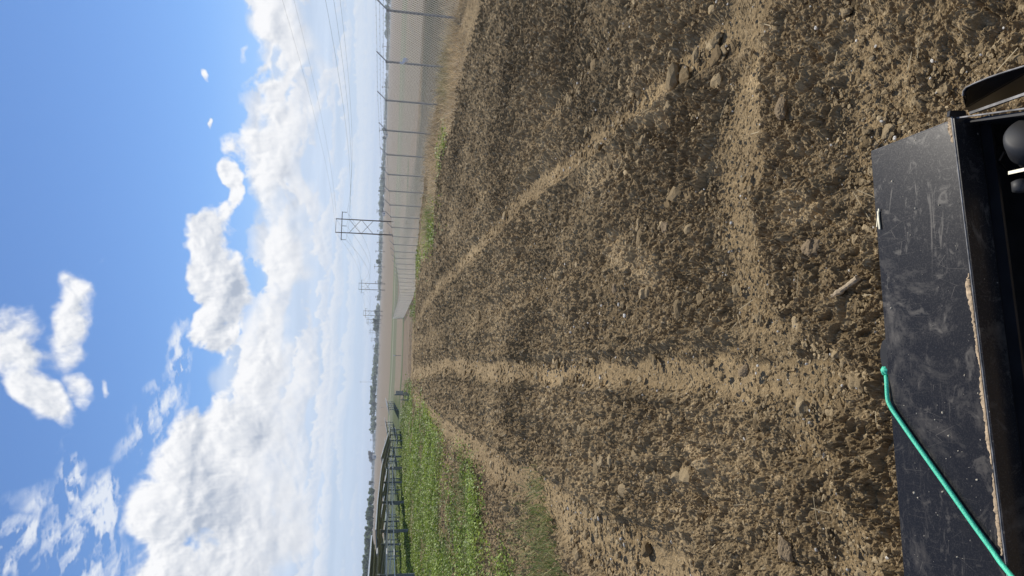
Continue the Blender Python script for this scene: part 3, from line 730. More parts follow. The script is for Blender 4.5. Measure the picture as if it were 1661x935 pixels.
    V = np.stack([np.stack([x-dx-dy*w/L, y-dy+dx*w/L, z-zz], 1), np.stack([x-dx+dy*w/L, y-dy-dx*w/L, z-zz], 1), np.stack([x+dx+dy*w/L, y+dy-dx*w/L, z+zz], 1), np.stack([x+dx-dy*w/L, y+dy+dx*w/L, z+zz], 1)], 1).reshape(-1, 3)
    o = np_mesh('straw_bits', V, np.arange(4*n).reshape(n, 4), M_STRAW, False, {'tone': ('POINT', np.repeat(np.array([[.46, .38, .24]])*rng.uniform(.7, 1.2, (n, 1)), 4, 0))})
    tag(o, 'short pieces of straw lying on the soil', 'straw', kind='stuff')
build_plants()

# ------------------------------------------------------------------ chain link fence
def build_fence():
    X = 9.5; Y0, S, N = 17.3, 3.05, 36
    ys = [Y0-2*S+i*S for i in range(N+1)]
    root = empty('chain_link_fence', (X, ys[0], GZ(X, ys[0])))
    tag(root, 'long galvanised chain link fence with angled barbed wire arms beside the tilled strip', 'fence')
    inv = root.matrix_world.inverted()
    O = np.array(root.location)
    HT = 1.86
    for y in ys:
        g_ = np.array([X, y, GZ(X, y)])-O
        m = MB(); m.tube([g_+(0, 0, -.2), g_+(0, 0, HT)], .034, 8); p = m.build('post', M_GALV, root)
        m = MB(); m.tube([g_+(0, 0, HT-.02), g_+(.30, 0, HT+.30)], .018, 6); m.tube([g_+(0, 0, HT-.05), g_+(0, 0, HT+.02)], .042, 8); m.build('arm', M_GALV, p)
    # mesh fabric: diagonals of a 50 mm diamond
    pts = []; Fq = []
    def zg(y): return terrain(np.full_like(y, X), y)
    step = .104; y0, y1 = ys[0], ys[-1]; n = int((y1-y0)/step)
    k0 = np.arange(-27, n+1)
    V = []; Q = []; b = 0
    seg = 5
    for sgn, off in ((1, .012), (-1, .020)):
        st = y0+k0*step
        a = st if sgn > 0 else st+HT-.06
        t = np.linspace(0, 1, seg)
        yy = a[:, None]+sgn*t[None]*(HT-.06); zz = t[None]*(HT-.06)+.03+0*yy
        ok = ((yy >= y0) & (yy <= y1)).all(1); yy, zz = yy[ok], zz[ok]
        z = zg(yy)+zz
        r = .0037
        for k in range(3):
            th = k*2.094
            dx = math.cos(th)*r; d = math.sin(th)*r*.707
            V.append(np.stack([np.full_like(yy, X-off)+dx-X, yy-d*sgn-O[1], z+d-O[2]], -1))
        m_ = len(yy); base = b
        idx = np.arange(m_*seg).reshape(m_, seg)
        for k in range(3):
            i0 = base+k*m_*seg+idx; i1 = base+((k+1) % 3)*m_*seg+idx
            Q.append(np.stack([i0[:, :-1], i0[:, 1:], i1[:, 1:], i1[:, :-1]], -1).reshape(-1, 4))
        b += 3*m_*seg
    o = np_mesh('wire_mesh', np.concatenate([v.reshape(-1, 3) for v in V]), np.concatenate(Q), M_WIRE); o.parent = root
    top = MB(); P = [np.array([X-.01, y, GZ(X, y)+HT-.02])-O for y in ys]; top.tube(P, .006, 4); P = [np.array([X-.01, y, GZ(X, y)+.04])-O for y in ys]; top.tube(P, .004, 4); top.build('tension_wire', M_GALV, root)
    for j in range(3):
        m = MB(); q = .10*(j+1)
        m.tube([np.array([X+q, y, GZ(X, y)+HT+q-.015*(i % 2)])-O for i, y in enumerate(ys)], .0035, 4)
        for i in range(0, int((y1-y0)/.4)):
            y = y0+.2+i*.4; z = GZ(X, y)+HT+q
            if y < 60: m.box(np.array([X+q, y, z])-O, (.004, .004, .018), ((1, 0, 0), (0, .7, .7), (0, -.7, .7)))
        m.build('barbed_wire', M_GALV, root)
    # end bracing
    m = MB(); y = ys[-1]; m.tube([np.array([X, y, GZ(X, y)+HT*.7])-O, np.array([X, y-S, GZ(X, y-S)+.2])-O], .02, 6); m.build('brace', M_GALV, root)
    # litter caught in the mesh
    c = on_x(655.5, 98, X-.07); m = MB()
    rr = np.random.default_rng(4); pl = []
    for i in range(7):
        t = i/6; pl.append((c[0]-.01+.02*rr.normal(), c[1]+.20-(.40*t), c[2]+.05-.14*t+.015*rr.normal()))
    vs = []; 
    for i, p in enumerate(pl):
        w = .075+.02*math.sin(i*1.9); vs += [(p[0], p[1], p[2]+w), (p[0]-.03, p[1]+.01, p[2]), (p[0], p[1]-.005, p[2]-w)]
    fs = []
    for i in range(6):
        for j in range(2): fs.append((i*3+j, i*3+j+1, i*3+j+4, i*3+j+3))
    bag = mesh_obj('plastic_litter', vs, fs, mat_simple('white_plastic', (.8, .82, .85), .35, 0, .05, 20)); tag(bag, 'crumpled white and blue plastic litter caught in the fence mesh', 'litter')
    bp = [(v[0]-.006, v[1], v[2]*1) for v in vs[9:15]]
    q = mesh_obj('blue_print', bp, [(1, 2, 5, 4)], mat_simple('blue_ink', (.08, .18, .5), .4, 0, .05, 20), bag)
build_fence()

# ------------------------------------------------------------------ solar rows
def build_solar():
    TILT = R(9)
    def make_row(X, y0, y1, label, near=False, gaps=()):
        sp = 8.0; rooty = y0
        root = empty('solar_row', (X, rooty, GZ(X, rooty))); O = np.array(root.location)
        tag(root, label, 'solar panels', 'rows of solar panels in the green field')
        ys = []; y = y0
        while y <= y1: ys.append(y); y += sp
        HP = 1.50
        for y in ys:
            g_ = np.array([X, y, GZ(X, y)])-O; m = MB()
            if near:   # open C section
                m.box(g_+(0, 0, HP/2-.1), (.075, .004, HP/2+.1)); m.box(g_+(-.072, .03, HP/2-.1), (.004, .03, HP/2+.1)); m.box(g_+(.072, .03, HP/2-.1), (.004, .03, HP/2+.1))
                for zz in (.5, .85): m.box(g_+(0, -.006, zz), (.012, .003, .012))
            else: m.box(g_+(0, 0, HP/2-.1), (.06, .05, HP/2+.1))
            p = m.build('post', M_STEEL, root)
            if near or y < 70:
                b = MB(); b.box(g_+(0, 0, HP+.04), (.10, .05, .07)); b.tube([g_+(0, -.09, HP+.10), g_+(0, .09, HP+.10)], .11, 8); b.build('bearing', M_PFRAME, p)
        ends = [ys[0]-3]+ys+[ys[-1]+3]
        m = MB(); m.tube([np.array([X, y, GZ(X, y)+HP+.10])-O for y in ends], .060, 6); m.build('torque_tube', M_GALV, root)
        for off, hz, rd in ((.07, HP-.30, .036), (.10, HP-.62, .026)):
            m = MB(); m.tube([np.array([X+off, y, GZ(X, y)+hz-(.05 if i % 2 else 0)])-O for i, y in enumerate(ends)], rd, 6); m.build('cable_conduit', M_WHITE_PIPE, root)
        # tables between gaps
        seg = []; cur = ys[0]-3.2
        for gy in list(gaps)+[ends[-1]]:
            seg.append((cur, gy-.5, len(seg))); cur = gy+.5
        for a, b_, si in seg:
            if b_-a < 2: continue
            tl = TILT+R((2, -5, 3, -3)[(si+int(-X)) % 4]); lift = (.0, -.06, .05, -.04)[(si+int(-X)) % 4]
            ct, stn = math.cos(tl), math.sin(tl)
            n = max(1, int(round((b_-a)/4.0))); yy = np.linspace(a, b_, n+1)
            pn = MB(); fr = MB(); W2 = .82
            for i in range(n):
                p, q = yy[i], yy[i+1]; zp, zq = GZ(X, p)+HP+.22+lift, GZ(X, q)+HP+.22+lift
                c = np.array([X, (p+q)/2, (zp+zq)/2])-O; d = np.array([0, q-p, zq-zp]); L = np.linalg.norm(d); d = d/L
                sx_ = np.array([ct, 0, stn]); nn = np.cross(sx_, d)
                pn.box(c, (W2, L/2-.01, .014), (sx_, d, nn))
                for s in (-1, 1): fr.box(c+sx_*s*(W2+.018), (.016, L/2, .026), (sx_, d, nn))
                k = int(round(L/1.02))
                for j in range(k+1): fr.box(c+d*(-L/2+L*j/k)-nn*.024, (W2, .012, .010), (sx_, d, nn))
            pn.build('panel_table', M_UNDER, root); fr.build('panel_frame', M_PFRAME, root)
            pu = MB()
            for s in (-.55, .55): pu.tube([np.array([X+s*W2*ct, y_, GZ(X, y_)+HP+.15+lift+s*W2*stn])-O for y_ in np.linspace(a+.1, b_-.1, n+1)], .028, 4)
            pu.build('purlin', M_PFRAME, root)
            for i in range(int((b_-a)/1.02) if near else 0):
                m = MB(); y = a+.5+i*1.02; z = GZ(X, y)+HP+.12+lift; m.bar(np.array([X-W2*.55*ct, y, z-W2*.55*stn])-O, np.array([X+W2*.55*ct, y, z+W2*.55*stn])-O, .05, .05); m.build('rail', M_GALV, root)
    side = ['nearest row of dark solar panels, closest to the tilled strip', 'second row of solar panels behind the nearest row', 'third row of solar panels from the tilled strip', 'fourth row of solar panels from the tilled strip',
            'fifth row of solar panels from the tilled strip', 'sixth row of solar panels, far back in the green field', 'seventh row of solar panels, far back in the green field', 'eighth row of solar panels, rearmost in the green field']
    for i in range(8):
        X = -8.1-4.45*i
        y0 = 21.0 if i == 0 else 29+8*(i//2)
        make_row(X, y0, 103+(8 if i > 1 else 0), side[i], i == 0, gaps=[(33.0, 61.0, 87.0), (41, 69, 97), (49, 73), (53, 85), (61, 89), (61, 89), (69, 97), (77, 101)][i])
    for i in range(4):
        X = -6.4-4.45*i
        make_row(X, 124, 156, ['short far-off solar row at the right end of the rear block', 'second short far-off solar row from the right in the rear block', 'third short far-off solar row from the right in the rear block', 'leftmost short far-off solar row in the rear block'][i], False, ())
build_solar()

# equipment cabinet on a frame at the end of the rows
def cabinet():
    x, y = ground_at(660, 638); y = 76.0; x = -2.35; z = GZ(x, y)
    r = empty('equipment_cabinet', (x, y, z)); tag(r, 'grey electrical cabinet on a dark post frame at the end of the solar rows', 'electrical cabinet')
    m = MB(); m.box((0, 0, .8), (.06, .05, .95)); m.build('tall_post', M_STEEL, r)
    m = MB(); m.box((-.55, 0, .45), (.05, .05, .60)); m.build('short_post', M_STEEL, r)
    m = MB(); m.bar((-.55, 0, .28), (0, 0, .28), .08, .08); m.bar((-.55, 0, .8), (0, 0, .8), .08, .08); m.build('crossbar', M_STEEL, r)
    m = MB(); m.box((.22, -.06, 1.20), (.20, .13, .40)); m.build('cabinet_body', M_BOX, r)
    m = MB(); m.box((.22, -.2, 1.20), (.17, .006, .37)); m.build('door', M_GALV, r)
    m = MB(); m.box((.2, -.08, .55), (.08, .08, .16)); m.tube([(.15, -.06, .8), (.15, -.06, .1)], .03, 6); m.build('junction_box', M_STEEL, r)
cabinet()
def marker(px, py, D, h, label):
    p = on_y(px, py, D); z = GZ(p[0], D); m = MB(); m.tube([(0, 0, -.1), (0, 0, h)], .05, 6)
    o = m.build('marker_post', M_STEEL); o.location = (p[0], D, z); tag(o, label, 'marker post')
    m = MB(); m.tube([(0, 0, h), (0, 0, h+.35)], .09, 6); m.build('white_cap', M_WHITE_PIPE, o)
marker(640, 577, 128, 1.0, 'thin stake with pale cap standing in the field beyond the crest')
marker(622, 661, 330, 1.6, 'short white capped stake in the tan field, behind the start of the solar rows')
marker(620.5, 690, 360, 1.6, 'short white capped stake in the tan field above the dark panels')

# ------------------------------------------------------------------ power line of H-frame towers
def hframe(X, Y, label, hx=21.5, braces=2, detail=True):
    z0 = GZ(X, Y); r = empty('power_pylon', (X, Y, z0)); tag(r, label, 'power pylon', 'H-frame pylons of the power line')
    w = 2.6; tk = 1.0 if Y < 300 else min(1.35, Y/520.)
    for s in (-1, 1):
        m = MB(); m.tube([(s*w, 0, -1), (s*w, 0, hx)], [.26*tk, .17*tk], 8); m.build('pole', M_WOODP, r)
    m = MB(); m.bar((-5.5, 0, hx-2.3), (5.5, 0, hx-2.3), .22*tk, .26*tk); m.bar((-w, 0, hx-.15), (w, 0, hx-.15), .12*tk, .14*tk); m.build('crossarm', M_WOODP, r)
    b = MB()
    for i in range(braces):
        za, zb = hx-5.0-4.6*i, hx-9.4-4.6*i
        b.bar((-w, .1, za), (w, .1, zb), .1*tk, .14*tk); b.bar((-w, -.1, zb), (w, -.1, za), .1*tk, .14*tk)
    b.build('cross_brace', M_WOODP, r)
    for x in (-5.3, 0, 5.3):
        m = MB(); m.tube([(x, 0, hx-2.4), (x, 0, hx-4.1)], .09*tk, 6)
        if Y < 300:
            for k in range(8): m.tube([(x, 0, hx-2.6-.17*k), (x, 0, hx-2.66-.17*k)], .16, 8)
        m.build('insulator', M_STEEL, r)
TW = [(55, 261, 'near H-frame wooden pylon with two crossed braces, the tallest on the horizon'), (71, 575, 'second H-frame pylon along the power line, with one crossed brace'),
      (67, 790, 'third H-frame pylon, right behind the second one'), (74, 1010, 'fourth and fainter H-frame pylon, above the end of the chain link fence'),
      (78, 1330, 'fifth small H-frame pylon on the horizon'), (80, 1700, 'sixth tiny H-frame pylon on the horizon'), (76, 2150, 'farthest tiny H-frame pylon on the horizon')]
for i, (X, Y, lb) in enumerate(TW): hframe(X, Y, lb, 21.5, 2 if i in (0, 3) else 1)
spans = [(48.5, -45, -2.0)]+[(X, Y, GZ(X, Y)) for X, Y, _ in TW]
def wire_line(name, label, offx, hz, sag, rad):
    P = []
    for (x0, y0, z0), (x1, y1, z1) in zip(spans[:-1], spans[1:]):
        n = 28; sg = sag*((y1-y0)/300.)**1.2
        for i in range(n):
            t = i/n; P.append((x0+(x1-x0)*t+offx, y0+(y1-y0)*t, z0+(z1-z0)*t+hz-4*sg*t*(1-t)))
    m = MB(); m.tube(P, [rad*max(1, min(2.2, np.hypot(p[0], p[1])/150.)) for p in P], 5)
    o = m.build(name, M_CABLE); tag(o, label, 'power cable', 'cables of the power line'); return o
wire_line('power_cable', 'leftmost of the three dark conductors hung below the pylon crossarms', -5.3, 17.4, 6.6, .017)
wire_line('power_cable', 'middle one of the three dark conductors hung below the pylon crossarms', 0, 17.4, 6.6, .017)
wire_line('power_cable', 'rightmost of the three dark conductors hung below the pylon crossarms', 5.3, 17.4, 6.6, .017)
wire_line('shield_wire', 'left one of the two thin wires strung over the pylon tops', -2.6, 21.4, 4.4, .012)
wire_line('shield_wire', 'right one of the two thin wires strung over the pylon tops', 2.6, 21.4, 4.4, .012)

# distribution line and other poles along the horizon
POLES = [(76, 14, 'with a wide crossarm between the first two fence arms'), (142, 11, 'standing between the second and third fence arms'), (212, 14, 'beside the small farm trees on the horizon'), (272, 9, 'over the low grey-green trees, right of the others there'),
         (290, 9, 'second from the right over the low grey-green trees'), (310, 10, 'midway over the low grey-green trees'), (343, 13, 'just right of the tall H-frame pylon, with a crossarm'), (375, 9, 'seen between the poles of the tall pylon'), (394, 9, 'left beside the tall H-frame pylon'),
         (408, 12, 'second one left of the tall H-frame pylon'), (433, 14, 'tall one midway between tall pylon and second pylon'), (441, 7, 'short one midway between tall pylon and second pylon'), (458, 10, 'close right of the second pylon'), (482, 8, 'close left of the second pylon'),
         (561, 9, 'right one of the pair by the far dark wood'), (566, 8, 'left one of the pair by the far dark wood'), (575, 7, 'alone over the far dark wood'), (691, 7, 'over the left part of the hedgerow trees'), (714, 7, 'alone in the open left of the hedgerow trees')]
pole0 = None
for i, (py, hp, where) in enumerate(POLES):
    Hh = 11.0; D = Hh*1107/(hp+3); hx_ = 631-.036*py
    p = on_y(hx_, py, D); z = GZ(p[0], D); th = max(.14, D*.00035)
    r = empty('utility_pole', (p[0], D, z)); tag(r, 'far utility pole '+where, 'utility pole', 'utility poles along the horizon')
    m = MB(); m.tube([(0, 0, -.5), (0, 0, Hh)], [th, th*.8], 6); m.build('shaft', M_WOODP, r)
    m = MB(); w = 1.4 if hp < 13 else 2.2; m.box((0, 0, Hh-.8), (w, th*.6, th*.6))
    for s in (-1, 0, 1): m.box((s*w*.9, 0, Hh-.5), (th*.5, th*.5, .25))
    m.build('crossarm', M_WOODP, r)
# thin mast
p = on_y(603, 620, 900.); m = MB(); r = empty('radio_mast', (p[0], 900, GZ(p[0], 900))); tag(r, 'thin lone mast rising over the middle of the hedgerow trees', 'mast')
m.tube([(0, 0, -1), (0, 0, 24)], [.22, .16], 6); m.build('mast_shaft', M_GALV, r); m = MB(); m.box((0, 0, 24), (.5, .3, .45)); m.build('antenna_head', M_STEEL, r)

# ------------------------------------------------------------------ trees
def crown_pts(n, w, h, lumps, seed):
    r0 = np.random.default_rng(seed); P = []
    cs = [(r0.uniform(-.55, .55)*w, r0.uniform(-.55, .55)*w, h*r0.uniform(.35, .85), r0.uniform(.28, .5)*w) for _ in range(lumps)]
    for i in range(n):
        c = cs[r0.integers(lumps)]; v = r0.normal(size=3); v /= np.linalg.norm(v); v *= r0.random()**.35
        P.append((c[0]+v[0]*c[3], c[1]+v[1]*c[3], max(h*.12, c[2]+v[2]*c[3]*.8)))
    return np.array(P)
def leafcloud(P, size, tone, seed):
    r0 = np.random.default_rng(seed); n = len(P)
    nrm = r0.normal(size=(n, 3)); nrm /= np.linalg.norm(nrm, axis=1)[:, None]; t1 = np.cross(nrm, r0.normal(size=(n, 3))); t1 /= np.linalg.norm(t1, axis=1)[:, None]; t2 = np.cross(nrm, t1)
    s = (size*r0.uniform(.6, 1.3, n))[:, None] if np.isscalar(size) else (size*r0.uniform(.6, 1.3, n))[:, None]
    V = np.stack([P-t1*s, P-t2*s, P+t1*s, P+t2*s], 1).reshape(-1, 3); T = np.array(tone)[None]*r0.uniform(.6, 1.4, (n, 1))
    return V, np.arange(4*n).reshape(n, 4), np.repeat(T, 4, 0)
def tree(px_x, py, D, h, w, tone, label, dense=500, seed=1, group='distinct trees on the horizon'):
    p = on_y(611+(605-py)*.036, py, D); z = GZ(p[0], D); r = empty('tree', (p[0], D, z)); tag(r, label, 'tree', group)
    m = MB(); m.tube([(0, 0, -.5), (.1*w, 0, h*.35), (0, .05*w, h*.75)], [h*.035, h*.025, h*.008], 6)
    for k in range(4):
        a = k*1.6+seed; m.tube([(0, 0, h*(.25+.1*k)), (math.cos(a)*w*.45, math.sin(a)*w*.45, h*(.5+.1*k))], [h*.015, h*.005], 5)
    m.build('trunk', M_BARK, r)
    V, Fq, T = leafcloud(crown_pts(dense, w, h, 9, seed), .075*h, tone, seed); o = np_mesh('crown', V, Fq, M_TREE, False, {'tone': ('POINT', T)}); o.parent = r
GN = (.17, .22, .13); GB = (.21, .25, .19); BR = (.32, .32, .31)
TREES = [(12, 10, GN, 11, 'dark round tree at the right end of the horizon'), (30, 9, GN, 12, 'dark round tree behind the first fence arm'), (210, 7, GB, 8, 'right one of two small dark trees by the pale shed'), (224, 6, GB, 7, 'left one of two small dark trees by the pale shed'),
         (425, 9, GN, 9, 'small rounded tree midway between the tall pylon and the second pylon'), (522, 10, GN, 12, 'broad dark tree just past the end of the chain link fence'), (532, 10, GN, 11, 'left neighbour of the broad dark tree past the fence end'), (633, 10, GN, 14, 'taller rounded tree at the middle of the hedgerow'),
         (655, 9, GB, 12, 'paler tree left of the middle of the hedgerow'), (738, 11, BR, 13, 'right one of two bare grey-brown trees by the farmstead'), (745, 9, BR, 12, 'left one of two bare grey-brown trees by the farmstead'), (784, 8, GB, 8, 'lone small round tree right of the near wood')]
for i, (py, hp, tn, w, lb) in enumerate(TREES):
    D = 1350.; h = (hp+2.5)*D/1107
    tree(0, py, D, h, w*D/1107*.5, tn, lb, 420, 30+i)
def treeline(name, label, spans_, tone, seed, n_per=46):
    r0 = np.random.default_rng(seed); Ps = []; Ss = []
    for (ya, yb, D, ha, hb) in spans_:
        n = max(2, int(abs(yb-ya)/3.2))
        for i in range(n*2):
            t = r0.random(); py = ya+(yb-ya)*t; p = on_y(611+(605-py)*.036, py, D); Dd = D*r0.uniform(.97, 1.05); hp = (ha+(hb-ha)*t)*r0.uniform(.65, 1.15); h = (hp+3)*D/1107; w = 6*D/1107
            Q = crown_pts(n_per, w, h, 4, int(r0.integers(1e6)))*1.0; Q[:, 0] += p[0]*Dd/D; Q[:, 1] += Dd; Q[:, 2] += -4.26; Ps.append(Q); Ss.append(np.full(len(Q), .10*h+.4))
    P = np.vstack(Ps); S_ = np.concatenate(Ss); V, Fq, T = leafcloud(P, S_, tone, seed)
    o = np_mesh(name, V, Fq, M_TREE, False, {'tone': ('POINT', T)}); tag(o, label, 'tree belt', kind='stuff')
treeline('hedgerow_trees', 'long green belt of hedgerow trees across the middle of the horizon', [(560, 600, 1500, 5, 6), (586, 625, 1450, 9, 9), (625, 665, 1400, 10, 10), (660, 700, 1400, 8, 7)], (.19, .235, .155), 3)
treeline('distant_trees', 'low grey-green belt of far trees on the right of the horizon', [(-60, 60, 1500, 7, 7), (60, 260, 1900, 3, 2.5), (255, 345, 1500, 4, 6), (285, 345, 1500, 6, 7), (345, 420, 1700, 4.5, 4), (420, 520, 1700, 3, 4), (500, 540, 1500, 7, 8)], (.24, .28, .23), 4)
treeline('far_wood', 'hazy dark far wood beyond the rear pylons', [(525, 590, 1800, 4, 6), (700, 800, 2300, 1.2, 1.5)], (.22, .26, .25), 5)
treeline('near_wood', 'tall green wood on the left horizon behind the solar rows', [(795, 830, 900, 8, 10), (830, 880, 900, 11, 12), (870, 1000, 900, 13, 14)], (.17, .22, .13), 6, 90)
# farm buildings: pale shed
def shed(py, D, w, h, label, col):
    p = on_y(611+(605-py)*.036, py, D); r = empty('farm_shed', (p[0], D, GZ(p[0], D))); tag(r, label, 'shed', 'far farm sheds')
    m = MB(); m.box((0, 0, h/2), (w/2, w*.4, h/2)); m.build('wall', mat_simple('shed_wall', col, .7, 0, .1, .5), r)
    m = MB(); m.prism([(-w/2-.3, -w*.42, h), (w/2+.3, -w*.42, h), (0, -w*.42, h+w*.18)], (0, w*.84, 0)); m.build('roof', M_GALV, r)
    m = MB(); m.box((0, -w*.4-.05, h*.35), (w*.15, .04, h*.35)); m.build('door', M_STEEL, r)
shed(219, 1150, 7, 4.5, 'small pale shed between two dark far trees', (.7, .66, .55)); shed(347, 1150, 6, 4, 'white far shed just right of the tall pylon', (.75, .74, .7)); shed(741, 1250, 7, 6, 'white far farm building below the bare trees', (.7, .7, .68))

# ------------------------------------------------------------------ the machine's steel box in front of the driver
def machine():
    Z = -1.30
    FR = on_z(1412, 246, Z); NR = on_z(1551, 192, Z); FL = on_z(1466, 935, Z); NL = on_z(1640, 935, Z)
    FL = FL+(FL-FR)*.5; NL = NL+(NL-NR)*.5
    root = empty('loader_bucket', (float((FR[0]+FL[0])/2), float((FR[1]+FL[1])/2), -1.92)); O = np.array(root.location)
    tag(root, 'dusty black steel bucket of the loader with open dark rear, close below the camera', 'loader bucket')
    dn3 = np.array([0, 0, -1.])
    def L(p): return np.array(p)-O
    nseg = 24; vs = []; fs = []
    far = [FR+(FL-FR)*t for t in np.linspace(0, 1, nseg)]; nr_ = [NR+(NL-NR)*t for t in np.linspace(0, 1, nseg)]
    m = MB(); m.prism([L(FR), L(FL), L(NL), L(NR)], dn3*.008); top = m.build('top_plate', M_PLATE, root)
    bv = top.modifiers.new('edge', 'BEVEL'); bv.width = .002; bv.segments = 2
    nrm = (FR-NR); nrm /= np.linalg.norm(nrm)
    # flange folded up along the near edge
    m = MB(); a, b = L(NR), L(NL); th = -nrm*.010
    m.prism([a+(0, 0, -.05), b+(0, 0, -.05), b+(0, 0, .012), a+(0, 0, .016)], th); m.build('rear_flange', M_PLATE, root)
    m = MB(); m.tube([a+th*.5+(0, 0, .0165), b+th*.5+(0, 0, .0125)], .0016, 6); m.build('worn_edge', M_RIM, root)
    m = MB(); m.tube([L(FR)+(0, 0, -.004), L(FL)+(0, 0, -.004)], .0018, 6); m.tube([L(FR)+(0, 0, -.004), L(NR)+(0, 0, -.004)], .0018, 6); m.build('front_edge', M_RIM, root)
    m = MB(); d = -nrm*.03; m.prism([a+th+(0, 0, -.052), b+th+(0, 0, -.052), b+th+d+(0, 0, -.050), a+th+d+(0, 0, -.050)], (0, 0, -.006)); m.build('rear_lip', M_BLACK, root)
    # front wall and floor
    m = MB(); m.prism([L(FR)+dn3*.010, L(FL)+dn3*.010, L(FL)+dn3*.62, L(FR)+dn3*.62], -nrm*.01); m.build('front_wall', M_BLACK, root)
    back = -nrm*1.1
    m = MB(); m.prism([L(FR)+dn3*.60, L(FL)+dn3*.60, L(FL)+dn3*.60+back, L(FR)+dn3*.60+back], dn3*.01); m.build('floor_plate', M_BLACK, root)
    # right side wall, running back toward the driver
    E1 = on_x(1700, 174, float(NR[0]+.0)); s = (FR-FL); s /= np.linalg.norm(s)
    q0 = L(NR)-s*.004; q1 = L(on_z(1700, 172, Z+.02))-s*.004
    m = MB(); m.prism([L(FR)-s*.004+dn3*.012, q0+dn3*.012, q1, q1+dn3*.6, L(FR)-s*.004+dn3*.6], -s*.008); sw = m.build('side_plate', M_BLACK, root)
    m = MB(); m.bar(q0+s*.003+(0, 0, .006), q1+s*.003+(0, 0, .010), .003, .004); m.build('side_rim', M_RIM, root)
    ql = L(NL)+s*.004; q1l = ql+(q1-q0)
    m = MB(); m.prism([L(FL)+s*.004+dn3*.012, ql+dn3*.012, q1l, q1l+dn3*.6, L(FL)+s*.004+dn3*.6], s*.008); m.build('side_plate', M_BLACK, root)
    # small upright tab at the corner
    c = L(NR); m = MB(); m.prism([c+(0, 0, -.02), c+s*.018+(0, 0, -.02), c+s*.014+(0, 0, .022), c+(0, 0, .026)], -nrm*.008); m.build('corner_tab', M_BLACK, root)
    # outer wing with a rounded corner
    Zw = Z-.06
    pts = [(1563, 165), (1562, 156), (1563, 148), (1568, 142), (1580, 136), (1604, 126), (1640, 114), (1700, 96), (1760, 80), (1760, 150), (1661, 154), (1620, 166), (1588, 182), (1572, 182), (1566, 174)]
    P = [L(on_z(a_, b_, Zw-(.26 if 9 <= i <= 13 else .10 if i in (0, 14) else 0))) for i, (a_, b_) in enumerate(pts)]
    m = MB(); m.prism(P, dn3*.008); w = m.build('outer_wing', M_BLACK, root)
    m = MB(); m.tube([p+np.array([0, 0, .001]) for p in P[1:9]], .0020, 6); m.build('wing_rim', M_RIM, root)
    a, b = L(on_z(1574, 184, Zw+.02)), L(on_z(1720, 133, Zw+.02)); m = MB(); m.bar(a, b, .006, .006); m.build('brace_strap', M_RIM, root)
    # hydraulic cylinder inside the box
    p0 = L(on_z(1668, 218, Z-.02)); p1 = L(on_z(1700, 300, Z-.18)); dd = (p1-p0)/np.linalg.norm(p1-p0)
    m = MB(); m.tube([p0-dd*.01, p0, p0+dd*.012, p0+dd*.05, p0+dd*.052, p1], [.036, .044, .046, .046, .036, .032], 28); hc = m.build('hydraulic_cylinder', M_RUBBER, root, True)
    k0 = L(on_z(1655, 302, Z-.05)); m = MB(); m.tube([k0-s*.014, k0-s*.01, k0+s*.01, k0+s*.014], [.008, .016, .016, .008], 14); m.build('hose_fitting', M_RUBBER, root, True)
    z0, z1 = L(on_z(1636, 281, Z+.01)), L(on_z(1672, 273, Z+.01)); m = MB(); m.bar(z0, z1, .007, .0022); m.build('cable_tie', M_CREAM, hc)
    H0 = [L(on_z(a_, b_, Z-.2)) for a_, b_ in ((1655, 235), (1628, 246), (1620, 262), (1634, 277), (1665, 290))]
    m = MB(); m.tube(H0, .004, 6); m.build('thin_hose', M_RUBBER, root)
    # half-round lug on the far edge where the rope is tied
    c = L(on_z(1440, 579, Z)); e = (FL-FR)/np.linalg.norm(FL-FR); pl = [c+e*(.046*math.cos(t))+nrm*(.024*math.sin(t)+.004) for t in np.linspace(0, math.pi, 13)]
    m = MB(); m.prism([p+dn3*.001 for p in pl], dn3*.006); m.build('rope_lug', M_BLACK, root)
    # ---- rope
    rp = []
    for (a_, b_, dz) in ((1440, 600, -.03), (1437, 606, -.012), (1438, 618, .004), (1439, 640, .006), (1440, 651, .008), (1446, 663, .008), (1480, 712, .008), (1530, 782, .008), (1580, 853, .008), (1610, 894, .010), (1622, 912, .016), (1645, 940, .030), (1690, 985, .02)): rp.append(on_z(a_, b_, Z+dz))
    # denser, slightly wavy
    Q = []
    for i in range(len(rp)-1):
        k = 14 if i > 4 else 4
        for j in range(k): Q.append(rp[i]+(rp[i+1]-rp[i])*j/k)
    Q.append(rp[-1]); Q = np.array(Q)
    ker = np.array([1, 2, 3, 2, 1])/9.
    Qs = np.stack([np.convolve(np.pad(Q[:, c_], 2, 'edge'), ker, 'valid') for c_ in range(3)], 1)
    Q = list(Qs)
    m = MB(); m.tube(Q, .0052, 12)
    rmat = bpy.data.materials.new('green_braided_rope'); rmat.use_nodes = True; h = NT(rmat.node_tree); b_ = rmat.node_tree.nodes['Principled BSDF']
    tcn = h.n('ShaderNodeTexCoord'); vo = h.n('ShaderNodeTexVoronoi'); h.link(tcn.outputs['Object'], vo.inputs['Vector']); vo.inputs['Scale'].default_value = 300
    h.link(h.mix(h.smooth(vo.outputs[0], .1, .6), (.12, .78, .50), (.06, .55, .34)), b_.inputs['Base Color']); b_.inputs['Roughness'].default_value = .6
    bp = h.n('ShaderNodeBump'); bp.invert = True; h.link(vo.outputs[0], bp.inputs['Height']); bp.inputs['Strength'].default_value = .5; bp.inputs['Distance'].default_value = .001; h.link(bp.outputs[0], b_.inputs['Normal'])
    c0 = np.array(Q[0]); 
    rope = mesh_obj('rope', [np.array(v)-c0 for v in m.v], m.f, rmat, None, True); rope.location = tuple(map(float, c0)); tag(rope, 'green braided rope tied to the lug and stretched across the black plate', 'rope')
